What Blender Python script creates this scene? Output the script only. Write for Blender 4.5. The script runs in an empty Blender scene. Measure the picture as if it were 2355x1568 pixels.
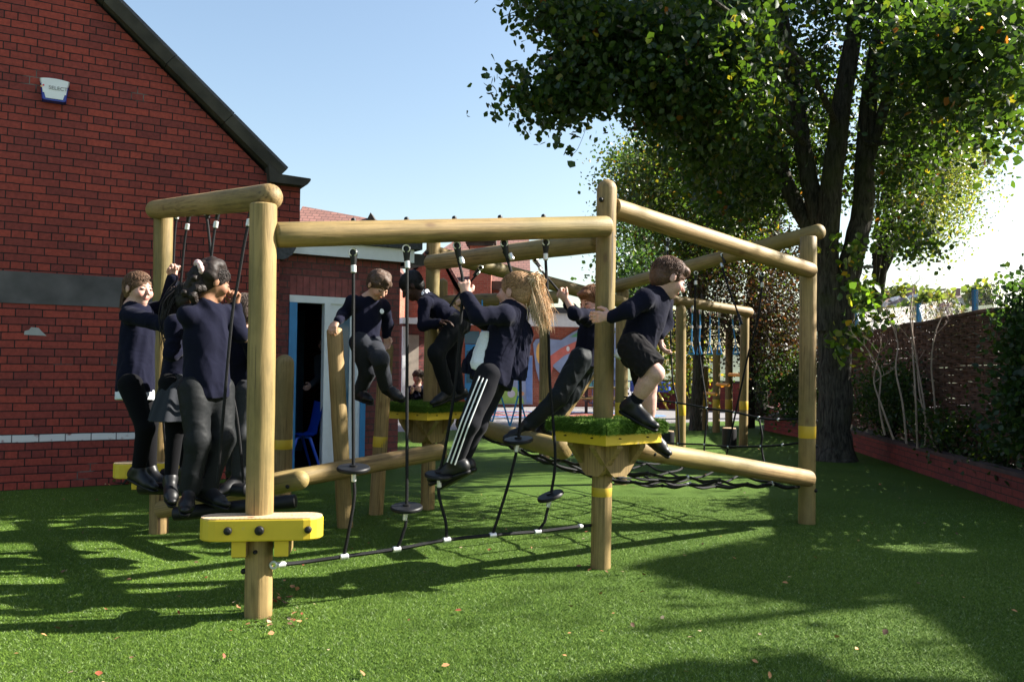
import bpy, math, random
import numpy as np
from mathutils import Vector, Matrix
random.seed(7); RNG = np.random.default_rng(7)
sc = bpy.context.scene
COL = sc.collection
R = math.radians
V = Vector

# ------------------------------------------------------------------ camera
FPX = 1920.0; IW, IH = 2355.0, 1568.0      # the photograph measured on a 2355 px wide grid
PITCH = math.atan((849 - IH / 2) / FPX); ROLL = 0.011; CAMH = 1.2
cd = bpy.data.cameras.new('camera'); cam = bpy.data.objects.new('camera', cd); COL.objects.link(cam)
cd.sensor_width = 36; cd.lens = 36 * FPX / IW; cd.clip_start = 0.05; cd.clip_end = 3000
CR = Matrix.Rotation(R(90) + PITCH, 3, 'X') @ Matrix.Rotation(ROLL, 3, 'Z')
cam.matrix_world = Matrix.Translation((0, 0, CAMH)) @ CR.to_4x4()
sc.camera = cam

def ray(px, py):
    return CR @ V(((px - IW / 2) / FPX, -(py - IH / 2) / FPX, -1.0))
def at(px, py, Y):
    d = ray(px, py); return V((0, 0, CAMH)) + d * (Y / d.y)
def G(px, py, z=0.0):
    d = ray(px, py); return V((0, 0, CAMH)) + d * ((z - CAMH) / d.z)
def onplane(px, py, P, n):
    d = ray(px, py); o = V((0, 0, CAMH)); return o + d * ((P - o).dot(n) / d.dot(n))
def S(Y): return FPX / Y

# ------------------------------------------------------------------ world, sun, exposure
SUN_AZ = R(12.0); SUN_EL = R(34.5)         # azimuth measured from +X towards +Y
w = bpy.data.worlds.new('World'); sc.world = w; w.use_nodes = True
nt = w.node_tree; nt.nodes.clear()
sky = nt.nodes.new('ShaderNodeTexSky'); sky.sky_type = 'NISHITA'; sky.sun_disc = False
sky.sun_elevation = SUN_EL; sky.sun_rotation = R(90) - SUN_AZ
sky.air_density = 1.3; sky.dust_density = 1.6; sky.ozone_density = 1.0; sky.altitude = 60
bg = nt.nodes.new('ShaderNodeBackground'); bg.inputs['Strength'].default_value = 0.06
wo = nt.nodes.new('ShaderNodeOutputWorld')
nt.links.new(sky.outputs[0], bg.inputs[0]); nt.links.new(bg.outputs[0], wo.inputs[0])
sd = bpy.data.lights.new('sun', 'SUN'); sun = bpy.data.objects.new('sun', sd); COL.objects.link(sun)
sd.energy = 5.0; sd.angle = R(0.55); sd.color = (1.0, 0.95, 0.86)
sdir = V((math.cos(SUN_EL) * math.cos(SUN_AZ), math.cos(SUN_EL) * math.sin(SUN_AZ), math.sin(SUN_EL)))
sun.rotation_euler = (-sdir).to_track_quat('-Z', 'Y').to_euler()
vs = sc.view_settings; vs.view_transform = 'Standard'; vs.look = 'None'; vs.exposure = 1.95; vs.gamma = 1; vs.use_curve_mapping = False
sc.render.engine = 'CYCLES'
try:
    sc.cycles.max_bounces = 6; sc.cycles.transparent_max_bounces = 8
except Exception: pass

# ------------------------------------------------------------------ object helpers
WM = {}
def tag(o, label=None, cat=None, group=None, kind=None):
    if label: o['label'] = label
    if cat: o['category'] = cat
    if group: o['group'] = group
    if kind: o['kind'] = kind
    return o
def put(o, parent=None, M=None):
    M = M or Matrix.Identity(4)
    COL.objects.link(o); WM[o.name] = M.copy()
    if parent is not None:
        o.parent = parent; o.matrix_basis = WM[parent.name].inverted() @ M
    else: o.matrix_basis = M
    return o
def empty(name, loc, label=None, cat=None, group=None):
    o = bpy.data.objects.new(name, None); o.empty_display_size = 0.2
    put(o, None, Matrix.Translation(V(loc)))
    return tag(o, label, cat, group)
def copytree(o, M, parent=None):
    """copy of a thing and everything under it, its root moved to M"""
    c = o.copy(); put(c, parent, M)
    D = M @ WM[o.name].inverted()
    for ch in [x for x in list(COL.objects) if x.parent == o]:
        copytree(ch, D @ WM[ch.name], c)
    return c
def meshobj(name, me, mat, parent=None, M=None, smooth=False):
    o = bpy.data.objects.new(name, me)
    if mat is not None:
        for m in (mat if isinstance(mat, (list, tuple)) else [mat]): me.materials.append(m)
    if smooth: me.shade_smooth()
    return put(o, parent, M)
def npmesh(name, verts, faces, mat, parent=None, M=None, smooth=False, colors=None):
    """verts (n,3); faces (m,k) all the same size"""
    verts = np.asarray(verts, np.float32); faces = np.asarray(faces, np.int32)
    me = bpy.data.meshes.new(name); k = faces.shape[1]
    me.vertices.add(len(verts)); me.vertices.foreach_set('co', verts.ravel())
    me.loops.add(faces.size); me.loops.foreach_set('vertex_index', faces.ravel())
    me.polygons.add(len(faces)); me.polygons.foreach_set('loop_start', np.arange(0, faces.size, k, dtype=np.int32))
    try: me.polygons.foreach_set('loop_total', np.full(len(faces), k, np.int32))
    except Exception: pass
    me.update(calc_edges=True); me.validate()
    if colors is not None:
        a = me.color_attributes.new('Col', 'FLOAT_COLOR', 'POINT')
        c = np.ones((len(verts), 4), np.float32); c[:, :3] = colors; a.data.foreach_set('color', c.ravel())
    return meshobj(name, me, mat, parent, M, smooth)

class MB:
    def __init__(s): s.v = []; s.f = []; s.m = []
    def add(s, vs, fs, mi=0):
        b = len(s.v); s.v += [tuple(x) for x in vs]; s.f += [tuple(b + i for i in f) for f in fs]; s.m += [mi] * len(fs); return s
    def box(s, lo, hi, mi=0, M=None):
        x0, y0, z0 = lo; x1, y1, z1 = hi
        vs = [V(p) for p in ((x0,y0,z0),(x1,y0,z0),(x1,y1,z0),(x0,y1,z0),(x0,y0,z1),(x1,y0,z1),(x1,y1,z1),(x0,y1,z1))]
        if M is not None: vs = [M @ p for p in vs]
        return s.add(vs, [(0,3,2,1),(4,5,6,7),(0,1,5,4),(1,2,6,5),(2,3,7,6),(3,0,4,7)], mi)
    def bbox(s, lo, hi, b, mi=0, M=None):
        """box with chamfered vertical edges and top"""
        x0,y0,z0 = lo; x1,y1,z1 = hi
        pl = [(x0+b,y0),(x1-b,y0),(x1,y0+b),(x1,y1-b),(x1-b,y1),(x0+b,y1),(x0,y1-b),(x0,y0+b)]
        return s.prism(pl, z0, z1, mi, M)
    def prism(s, poly, z0, z1, mi=0, M=None, bev=0.0):
        n = len(poly); rings = [[V((p[0], p[1], z0)) for p in poly]]
        if bev:
            cx = sum(p[0] for p in poly)/n; cy = sum(p[1] for p in poly)/n
            ins = []
            for p in poly:
                d = V((cx-p[0], cy-p[1])); d = d.normalized()*bev if d.length else d
                ins.append((p[0]+d.x, p[1]+d.y))
            rings = [[V((p[0],p[1],z0)) for p in ins],[V((p[0],p[1],z0+bev)) for p in poly],[V((p[0],p[1],z1-bev)) for p in poly],[V((p[0],p[1],z1)) for p in ins]]
        else: rings.append([V((p[0], p[1], z1)) for p in poly])
        vs = [q for r in rings for q in r]
        if M is not None: vs = [M @ q for q in vs]
        fs = [tuple(range(n-1,-1,-1)), tuple(range((len(rings)-1)*n, len(rings)*n))]
        for k in range(len(rings)-1):
            for i in range(n):
                j = (i+1)%n; fs.append((k*n+i, k*n+j, (k+1)*n+j, (k+1)*n+i))
        return s.add(vs, fs, mi)
    def lathe(s, prof, n=20, mi=0, M=None):
        """prof: list of (r,z), closed to the axis at both ends"""
        vs = []; fs = []
        for r, z in prof:
            for i in range(n):
                a = 2*math.pi*i/n; vs.append(V((r*math.cos(a), r*math.sin(a), z)))
        for k in range(len(prof)-1):
            for i in range(n):
                j = (i+1)%n; fs.append((k*n+i, k*n+j, (k+1)*n+j, (k+1)*n+i))
        fs.append(tuple(range(n-1,-1,-1))); fs.append(tuple(range((len(prof)-1)*n, len(prof)*n)))
        if M is not None: vs = [M @ q for q in vs]
        return s.add(vs, fs, mi)
    def tube(s, pts, r, n=8, mi=0):
        pts = [V(p) for p in pts]; rr = r if isinstance(r, (list, tuple)) else [r]*len(pts)
        t0 = (pts[1]-pts[0]).normalized(); a = t0.orthogonal().normalized(); vs = []; fs = []
        for k, p in enumerate(pts):
            t = (pts[min(k+1, len(pts)-1)] - pts[max(k-1, 0)])
            t = t.normalized() if t.length > 1e-9 else t0
            a = (a - t*a.dot(t)); a = a.normalized() if a.length > 1e-6 else t.orthogonal().normalized()
            b = t.cross(a)
            for i in range(n):
                an = 2*math.pi*i/n; vs.append(p + (a*math.cos(an) + b*math.sin(an))*rr[k])
        for k in range(len(pts)-1):
            for i in range(n):
                j = (i+1)%n; fs.append((k*n+i, k*n+j, (k+1)*n+j, (k+1)*n+i))
        fs.append(tuple(range(n-1,-1,-1))); fs.append(tuple(range((len(pts)-1)*n, len(pts)*n)))
        return s.add(vs, fs, mi)
    def ball(s, c, r, n=10, mi=0):
        c = V(c); m = n//2
        prof = [(max(1e-5, r*math.sin(math.pi*k/m)), -r*math.cos(math.pi*k/m)) for k in range(m+1)]
        return s.lathe(prof, n, mi, Matrix.Translation(c))
    def build(s, name, mat, parent=None, M=None, smooth=False):
        me = bpy.data.meshes.new(name); me.from_pydata([tuple(x) for x in s.v], [], s.f)
        o = meshobj(name, me, mat, parent, M, False)
        if any(s.m): me.polygons.foreach_set('material_index', s.m)
        if smooth:
            me.shade_smooth()
            try: me.set_sharp_from_angle(angle=R(40))
            except Exception: pass
        return o
def spline(pts, n=8):
    pts = [V(p) for p in pts]; out = []
    for i in range(len(pts)-1):
        p0 = pts[max(i-1,0)]; p1 = pts[i]; p2 = pts[i+1]; p3 = pts[min(i+2,len(pts)-1)]
        for k in range(n):
            t = k/n; out.append(0.5*((2*p1)+(p2-p0)*t+(2*p0-5*p1+4*p2-p3)*t*t+(3*p1-p0-3*p2+p3)*t**3))
    out.append(pts[-1]); return out
def frame(a, b, twist=0.0):
    """matrix at a whose local z runs to b"""
    z = (V(b)-V(a)).normalized(); q = z.to_track_quat('Z', 'Y')
    return Matrix.Translation(V(a)) @ q.to_matrix().to_4x4() @ Matrix.Rotation(twist, 4, 'Z')

# ------------------------------------------------------------------ materials
def newmat(name):
    m = bpy.data.materials.new(name); m.use_nodes = True; nt = m.node_tree
    b = nt.nodes['Principled BSDF']; return m, nt, b
def N(nt, t, **kw):
    n = nt.nodes.new('ShaderNode'+t)
    for k, v in kw.items():
        if k in n.inputs: n.inputs[k].default_value = v
        else: setattr(n, k, v)
    return n
def L(nt, a, b): nt.links.new(a, b)
def ramp(nt, src, stops):
    r = N(nt, 'ValToRGB'); el = r.color_ramp.elements
    while len(el) < len(stops): el.new(0.5)
    for e, (p, c) in zip(el, stops): e.position = p; e.color = (*c, 1) if len(c) == 3 else c
    L(nt, src, r.inputs[0]); return r.outputs[0]
def mixc(nt, f, a, b, mode='MIX'):
    m = nt.nodes.new('ShaderNodeMix'); m.data_type = 'RGBA'; m.blend_type = mode
    for i, x in ((0, f), (6, a), (7, b)):
        if hasattr(x, 'is_linked'): L(nt, x, m.inputs[i])
        else: m.inputs[i].default_value = x if i == 0 else (*x, 1)
    return m.outputs[2]
def math_(nt, op, a, b=0.0):
    m = nt.nodes.new('ShaderNodeMath'); m.operation = op
    for i, x in ((0, a), (1, b)):
        if hasattr(x, 'is_linked'): L(nt, x, m.inputs[i])
        else: m.inputs[i].default_value = x
    return m.outputs[0]
def coords(nt, scale=(1,1,1), kind='Object', rnd=False):
    tc = N(nt, 'TexCoord'); mp = N(nt, 'Mapping'); mp.inputs['Scale'].default_value = scale
    src = tc.outputs[kind]
    if rnd:
        oi = N(nt, 'ObjectInfo'); va = N(nt, 'VectorMath'); va.operation = 'ADD'
        mm = math_(nt, 'MULTIPLY', oi.outputs['Random'], 37.0)
        cb = N(nt, 'CombineXYZ'); L(nt, mm, cb.inputs[0]); L(nt, mm, cb.inputs[2])
        L(nt, src, va.inputs[0]); L(nt, cb.outputs[0], va.inputs[1]); src = va.outputs[0]
    L(nt, src, mp.inputs[0]); return mp.outputs[0]
def bump(nt, b, h, strength=0.3, dist=0.01):
    bp = N(nt, 'Bump'); bp.inputs['Strength'].default_value = strength; bp.inputs['Distance'].default_value = dist
    L(nt, h, bp.inputs['Height']); L(nt, bp.outputs[0], b.inputs['Normal'])
def plain(name, c, rough=0.6, var=0.15, scale=8, bmp=0.0, metal=0.0, spec=0.5, coat=0.0):
    m, nt, b = newmat(name)
    no = N(nt, 'TexNoise', Scale=scale, Detail=5); L(nt, coords(nt, rnd=True), no.inputs[0])
    lo = tuple(x*(1-var) for x in c); hi = tuple(min(1, x*(1+var)) for x in c)
    L(nt, ramp(nt, no.outputs[0], [(0.3, lo), (0.7, hi)]), b.inputs['Base Color'])
    b.inputs['Roughness'].default_value = rough; b.inputs['Metallic'].default_value = metal
    b.inputs['Specular IOR Level'].default_value = spec; b.inputs['Coat Weight'].default_value = coat
    if bmp:
        n2 = N(nt, 'TexNoise', Scale=scale*6, Detail=4); L(nt, coords(nt), n2.inputs[0]); bump(nt, b, n2.outputs[0], bmp, 0.004)
    return m
def wood(name, light=(0.29,0.188,0.078), dark=(0.105,0.062,0.023)):
    m, nt, b = newmat(name)
    co = coords(nt, (22,22,1.3), rnd=True)
    n1 = N(nt, 'TexNoise', Scale=1.6, Detail=7, Roughness=0.6, Distortion=1.4); L(nt, co, n1.inputs[0])
    co2 = coords(nt, (11,11,0.9), rnd=True)
    wv = N(nt, 'TexWave', Scale=1.5, Distortion=9.0, Detail=3); wv.inputs['Detail Scale'].default_value = 0.7; L(nt, co2, wv.inputs[0])
    c1 = ramp(nt, n1.outputs[0], [(0.34, dark), (0.56, light)])
    c2 = mixc(nt, math_(nt, 'MULTIPLY', wv.outputs['Fac'], 0.6), c1, tuple(x*1.15 for x in light))
    big = N(nt, 'TexNoise', Scale=0.8, Detail=2); L(nt, coords(nt, (1,1,1), rnd=True), big.inputs[0])
    c3 = mixc(nt, ramp(nt, big.outputs[0], [(0.42,(0,0,0)),(0.7,(1,1,1))]), c2, tuple(a*k for a, k in zip(light, (0.74,0.86,0.68))))
    vo = N(nt, 'TexVoronoi', Scale=1.0); L(nt, coords(nt, (5,5,2.6), rnd=True), vo.inputs[0])
    kn = ramp(nt, vo.outputs['Distance'], [(0.05,(1,1,1)),(0.11,(0.15,)*3),(0.2,(0,0,0))])
    c4 = mixc(nt, math_(nt, 'MULTIPLY', kn, 0.8), c3, (0.14,0.075,0.03))
    ck = N(nt, 'TexNoise', Scale=1.0, Detail=3, Roughness=0.5, Distortion=0.3); L(nt, coords(nt, (38,38,0.9), rnd=True), ck.inputs[0])
    c4 = mixc(nt, ramp(nt, ck.outputs[0], [(0.69,(0,0,0)),(0.715,(.85,)*3)]), c4, (0.05,0.03,0.014))
    dn = N(nt, 'TexNoise', Scale=2.5, Detail=6, Roughness=.7); L(nt, coords(nt, (1,1,.5), rnd=True), dn.inputs[0])
    c4 = mixc(nt, .8, c4, ramp(nt, dn.outputs[0], [(.38,(.62,.64,.6)),(.6,(1.12,)*3)]), 'MULTIPLY')
    L(nt, c4, b.inputs['Base Color']); b.inputs['Roughness'].default_value = 0.62
    b.inputs['Specular IOR Level'].default_value = 0.35
    bump(nt, b, n1.outputs[0], 0.4, 0.006); return m
def bricks(name, c1, c2, mortar=(0.012,0.009,0.009), bw=0.225, rh=0.075, squash=True, band=None, soot=0.5, glint=False):
    """object x runs along the wall, z up"""
    m, nt, b = newmat(name)
    tc = N(nt, 'TexCoord'); sp = N(nt, 'SeparateXYZ'); L(nt, tc.outputs['Object'], sp.inputs[0])
    wob = N(nt, 'TexNoise', Scale=3.0, Detail=2); L(nt, tc.outputs['Object'], wob.inputs[0])
    zz = math_(nt, 'ADD', sp.outputs[2], math_(nt, 'MULTIPLY', math_(nt, 'SUBTRACT', wob.outputs[0], 0.5), 0.012))
    cb = N(nt, 'CombineXYZ'); L(nt, math_(nt, 'ADD', sp.outputs[0], sp.outputs[1]), cb.inputs[0]); L(nt, zz, cb.inputs[1])
    br = N(nt, 'TexBrick', Scale=1.0); L(nt, cb.outputs[0], br.inputs[0])
    br.inputs['Brick Width'].default_value = bw; br.inputs['Row Height'].default_value = rh
    br.inputs['Mortar Size'].default_value = 0.0052; br.inputs['Mortar Smooth'].default_value = 0.2; br.inputs['Bias'].default_value = 0.0
    br.inputs['Color1'].default_value = (*c1, 1); br.inputs['Color2'].default_value = (*c2, 1); br.inputs['Mortar'].default_value = (*mortar, 1)
    br.offset = 0.5; br.offset_frequency = 2
    if squash: br.squash = 0.5; br.squash_frequency = 4
    no = N(nt, 'TexNoise', Scale=26, Detail=6, Roughness=0.7); L(nt, tc.outputs['Object'], no.inputs[0])
    col = mixc(nt, 0.75, br.outputs['Color'], ramp(nt, no.outputs[0], [(0.3,(0.55,)*3),(0.75,(1.35,)*3)]), 'MULTIPLY')
    n2 = N(nt, 'TexNoise', Scale=0.7, Detail=5, Roughness=0.6); L(nt, tc.outputs['Object'], n2.inputs[0])
    col = mixc(nt, soot, col, ramp(nt, n2.outputs[0], [(0.35,(0.6,0.58,0.6)),(0.65,(1.15,)*3)]), 'MULTIPLY')
    if glint:   # glints of grazing sun painted into the colour of a few joints
        n3 = N(nt, 'TexNoise', Scale=2.2, Detail=4); L(nt, tc.outputs['Object'], n3.inputs[0])
        g = math_(nt, 'MULTIPLY', br.outputs['Fac'], ramp(nt, n3.outputs[0], [(0.64,(0,0,0)),(0.72,(1,1,1))]))
        col = mixc(nt, math_(nt, 'MULTIPLY', g, 0.55), col, (0.25,0.22,0.2))
    if band:
        lo, hi = band
        f = math_(nt, 'MULTIPLY', math_(nt, 'GREATER_THAN', zz, lo), math_(nt, 'LESS_THAN', zz, hi))
        n4 = N(nt, 'TexNoise', Scale=11, Detail=5); L(nt, tc.outputs['Object'], n4.inputs[0])
        f = math_(nt, 'MULTIPLY', f, ramp(nt, n4.outputs[0], [(0.36,(0.15,)*3),(0.46,(1,1,1))]))
        f = math_(nt, 'MULTIPLY', f, math_(nt, 'SUBTRACT', 1.0, math_(nt, 'MULTIPLY', br.outputs['Fac'], 0.8)))
        col = mixc(nt, f, col, (0.6,0.58,0.58))
    L(nt, col, b.inputs['Base Color']); b.inputs['Roughness'].default_value = 0.75; b.inputs['Specular IOR Level'].default_value = 0.3
    h = math_(nt, 'SUBTRACT', math_(nt, 'MULTIPLY', no.outputs[0], 0.25), br.outputs['Fac'])
    bump(nt, b, h, 0.8, 0.008); return m
def attrmat(name, rough=0.6, scale=60, bmp=0.1, spec=0.4, sss=0.0, sheen=0.0, mult=(0.9,1.1)):
    m, nt, b = newmat(name)
    a = N(nt, 'Attribute'); a.attribute_name = 'Col'
    no = N(nt, 'TexNoise', Scale=scale, Detail=4); L(nt, coords(nt), no.inputs[0])
    L(nt, mixc(nt, 1.0, a.outputs['Color'], ramp(nt, no.outputs[0], [(0.3,(mult[0],)*3),(0.7,(mult[1],)*3)]), 'MULTIPLY'), b.inputs['Base Color'])
    b.inputs['Roughness'].default_value = rough; b.inputs['Specular IOR Level'].default_value = spec
    if sss: b.inputs['Subsurface Weight'].default_value = sss; b.inputs['Subsurface Radius'].default_value = (0.012,0.005,0.003)
    if sheen: b.inputs['Sheen Weight'].default_value = sheen; b.inputs['Sheen Roughness'].default_value = 0.5
    if bmp: bump(nt, b, no.outputs[0], bmp, 0.002)
    return m
def leafmat(name, trans=0.45):
    m, nt, b = newmat(name)
    a = N(nt, 'Attribute'); a.attribute_name = 'Col'
    b.inputs['Roughness'].default_value = 0.42; b.inputs['Specular IOR Level'].default_value = 0.5
    L(nt, a.outputs['Color'], b.inputs['Base Color'])
    tr = N(nt, 'BsdfTranslucent'); mx = N(nt, 'MixShader'); mx.inputs[0].default_value = trans
    L(nt, mixc(nt, 1.0, a.outputs['Color'], (2.4,2.3,0.8), 'MULTIPLY'), tr.inputs[0])
    out = nt.nodes['Material Output']
    L(nt, b.outputs[0], mx.inputs[1]); L(nt, tr.outputs[0], mx.inputs[2]); L(nt, mx.outputs[0], out.inputs[0])
    return m
M_wood = wood('treated_pine'); M_woodtop = wood('sawn_pine', (0.55,0.38,0.24), (0.4,0.25,0.14))
M_bolt = plain('black_cap', (0.008,0.008,0.009), 0.5, spec=.3)
M_rope = plain('black_rope', (0.006,0.006,0.007), 0.65, 0.3, 60, 0.5, spec=.2)
M_blue_rope = plain('blue_rope', (0.02,0.22,0.5), 0.5, 0.2, 60, 0.4)
M_steel = plain('steel', (0.6,0.6,0.6), 0.3, 0.1, 20, metal=1.0)
M_alu = plain('aluminium_ferrule', (0.62,0.62,0.62), 0.4, 0.12, 20, metal=0.6)
M_rubber = plain('black_rubber', (0.006,0.006,0.007), 0.5, 0.2, 20, spec=.25)
def painted(name, c, under=(0.42,0.3,0.16), cut=0.33):
    m, nt, b = newmat(name)
    no = N(nt, 'TexNoise', Scale=7, Detail=8, Roughness=0.7); L(nt, coords(nt, rnd=True), no.inputs[0])
    f = ramp(nt, no.outputs[0], [(cut-0.03,(0,0,0)),(cut+0.03,(1,1,1))])
    n2 = N(nt, 'TexNoise', Scale=3, Detail=4); L(nt, coords(nt, rnd=True), n2.inputs[0])
    cc = ramp(nt, n2.outputs[0], [(0.3, tuple(x*0.85 for x in c)), (0.7, tuple(min(1,x*1.12) for x in c))])
    L(nt, mixc(nt, f, under, cc), b.inputs['Base Color']); b.inputs['Roughness'].default_value = 0.5
    bump(nt, b, no.outputs[0], 0.15, 0.003); return m
M_yellow = painted('yellow_stain', (0.6,0.42,0.02))
M_yband = painted('yellow_band_paint', (0.5,0.33,0.015), cut=0.36)
M_orange = plain('orange_bar', (0.65,0.27,0.05), 0.4)
M_white = plain('white_paint', (0.72,0.73,0.74), 0.4, 0.06)
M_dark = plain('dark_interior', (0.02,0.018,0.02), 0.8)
M_stone = plain('weathered_stone', (0.04,0.034,0.027), 0.85, 0.45, 5, 0.6)
M_concrete = plain('concrete', (0.075,0.068,0.068), 0.85, 0.35, 3.5, 0.4)
M_felt = plain('roof_felt', (0.05,0.05,0.055), 0.85, 0.5, 30, 0.5)
M_brick_old = bricks('old_red_brick', (0.32,0.052,0.033), (0.18,0.034,0.028), band=(0.45,0.525), soot=0.55, glint=True)
M_brick_ext = bricks('extension_brick', (0.25,0.07,0.06), (0.15,0.045,0.045), mortar=(0.07,0.06,0.055), squash=True, soot=0.3)
M_brick_far = bricks('far_brick', (0.42,0.13,0.08), (0.33,0.09,0.06), mortar=(0.3,0.22,0.17), squash=False, soot=0.2)
M_brick_pl = bricks('planter_brick', (0.26,0.05,0.04), (0.17,0.035,0.035), mortar=(0.05,0.035,0.03), squash=False, soot=0.3)
def blendlist(a, b, t): return tuple(x*(1-t)+y*t for x, y in zip(a, b))
# ================================================================== SETTING
def turf_material():
    m, nt, b = newmat('turf')
    co = coords(nt)
    n1 = N(nt, 'TexNoise', Scale=1.3, Detail=4); L(nt, co, n1.inputs[0])
    n2 = N(nt, 'TexNoise', Scale=170, Detail=3, Roughness=0.7); L(nt, co, n2.inputs[0])
    n3 = N(nt, 'TexNoise', Scale=420, Detail=2); L(nt, co, n3.inputs[0])
    c = ramp(nt, n2.outputs[0], [(0.32,(0.02,0.048,0.005)),(0.5,(0.058,0.115,0.014)),(0.68,(0.125,0.19,0.03))])
    c = mixc(nt, 0.6, c, ramp(nt, n1.outputs[0], [(0.35,(0.8,0.85,0.8)),(0.65,(1.2,1.15,1.2))]), 'MULTIPLY')
    L(nt, c, b.inputs['Base Color']); b.inputs['Roughness'].default_value = 0.75; b.inputs['Specular IOR Level'].default_value = 0.12
    h = math_(nt, 'ADD', n2.outputs[0], math_(nt, 'MULTIPLY', n3.outputs[0], 0.5))
    bump(nt, b, h, 0.9, 0.012); return m
M_turf = turf_material()
M_blade = attrmat('turf_blade', 0.65, 30, 0, 0.12)
M_tarmac = plain('tarmac', (0.16,0.15,0.155), 0.85, 0.25, 25, 0.5)
M_earth = plain('earth', (0.06,0.055,0.035), 0.9, 0.5, 2, 0.5)

# one big sheet of land to the horizon
def land():
    n = 160; xs = np.linspace(-1, 1, n); g = np.sign(xs)*np.abs(xs)**2.2*900
    X, Y = np.meshgrid(g, g + 300, indexing='ij')
    r = np.hypot(X, Y)
    hl = np.clip((X/np.maximum(Y,1)-.2)/.15, 0, 1)*(Y > 0)
    Z = np.clip((r-45)/105, 0, 1)**1.2*13.0*hl + np.clip((r-300)/700, 0, 1)*8
    Z = Z*(0.92+0.08*np.sin(X/30.0+1)*np.cos(Y/40.0)) - 0.03
    v = np.stack([X, Y, Z], -1).reshape(-1, 3); i = np.arange(n*n).reshape(n, n)
    f = np.stack([i[:-1,:-1], i[1:,:-1], i[1:,1:], i[:-1,1:]], -1).reshape(-1, 4)
    m, nt, b = newmat('far_land')
    no = N(nt, 'TexNoise', Scale=0.06, Detail=8, Roughness=0.7); L(nt, coords(nt), no.inputs[0])
    L(nt, ramp(nt, no.outputs[0], [(0.35,(0.05,0.07,0.035)),(0.55,(0.1,0.12,0.06)),(0.7,(0.2,0.17,0.12))]), b.inputs['Base Color'])
    b.inputs['Roughness'].default_value = 0.95
    tag(npmesh('ground', v, f, m, smooth=True), kind='structure')
land()
EA = G(940, 992); EB = G(1560, 972); ed = (EB-EA); ed = ed/ed.x
def edgeY(x): return EA.y + (x-EA.x)*ed.y
def sheet(name, pts, z, mat, kind='structure'):
    mb = MB(); mb.add([(p[0], p[1], z) for p in pts], [tuple(range(len(pts)))]); return tag(mb.build(name, mat), kind=kind)
sheet('artificial_turf', [(-9,-3),(9,-3),(9,edgeY(9)),(-9,edgeY(-9))], 0.0, M_turf)
sheet('playground_tarmac', [(-30,edgeY(-30)),(30,edgeY(30)),(30,60),(-30,60)], -0.004, M_tarmac)
# painted playground marking on the tarmac
def marking():
    c = G(1225, 952); mb = MB()
    for (rx, ry, z, mi) in ((3.6,1.6,0.0,0),(2.4,1.05,0.004,1),(1.2,0.5,0.008,2)):
        mb.add([(c.x+rx*math.cos(a*math.pi/20), c.y+ry*math.sin(a*math.pi/20), z) for a in range(40)], [tuple(range(40))], mi)
    o = mb.build('painted_marking', [plain('blue_marking',(0.08,0.16,0.33),0.8,0.3), plain('red_marking',(0.4,0.12,0.1),0.8,0.3), plain('grey_marking',(0.2,0.2,0.22),0.8)])
    tag(o, kind='structure')
marking()

# turf pile: real blades where the camera is near
def blades(name, P, hgt, wid, parent=None, lean=0.5, mat=None, cols=((0.032,0.075,0.007),(0.175,0.265,0.038)), kind=None, label=None):
    n = len(P); a = RNG.uniform(0, 2*np.pi, n); h = hgt*RNG.uniform(0.6, 1.2, n); ln = RNG.normal(0, lean, (n, 2))*h[:, None]
    w_ = wid*RNG.uniform(0.7, 1.3, n)
    v = np.empty((n, 3, 3), np.float32)
    dx = np.cos(a)*w_/2; dy = np.sin(a)*w_/2
    v[:,0] = P; v[:,0,0] -= dx; v[:,0,1] -= dy
    v[:,1] = P; v[:,1,0] += dx; v[:,1,1] += dy
    v[:,2] = P; v[:,2,:2] += ln; v[:,2,2] += h
    t = RNG.uniform(0, 1, n)**1.3; c0 = np.array(cols[0]); c1 = np.array(cols[1])
    c = c0 + (c1-c0)*t[:, None]; pale = RNG.uniform(0,1,n) < 0.08; c[pale] = (0.27,0.34,0.17)
    g_ = np.sin(P[:,0]*1.3+2*np.sin(P[:,1]*.9))+np.sin(P[:,0]*.7-P[:,1]*2.1+1.3*np.sin(P[:,0]*2.3))+.6*np.sin(P[:,0]*4.1+P[:,1]*3.3); c = c*(1+.09*g_[:,None]*np.array((1.15,1,1.2)))  # broad paler patches: the turf's sheen put into the blade colour
    c = np.repeat(c, 3, 0)
    f = np.arange(n*3).reshape(n, 3)
    return npmesh(name, v.reshape(-1, 3), f, mat or M_blade, parent, colors=c)
def near_blades():
    n = 850000
    u = RNG.uniform(0, 1, n*2); Y = 1.9*(8.0/1.9)**u             # denser near the camera
    X = RNG.uniform(-1, 1, n*2)*(Y*0.66+0.1)
    P = np.stack([X, Y, np.zeros_like(X)], -1)[:n]
    # thicker fibre tufts alternate
    o = blades('turf_pile', P, 0.010, 0.0024, lean=.8)
    v = np.empty(len(o.data.vertices)*3, np.float32)
    tag(o, kind='stuff', label='short green artificial turf pile covering the playground', cat='grass')
near_blades()

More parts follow.
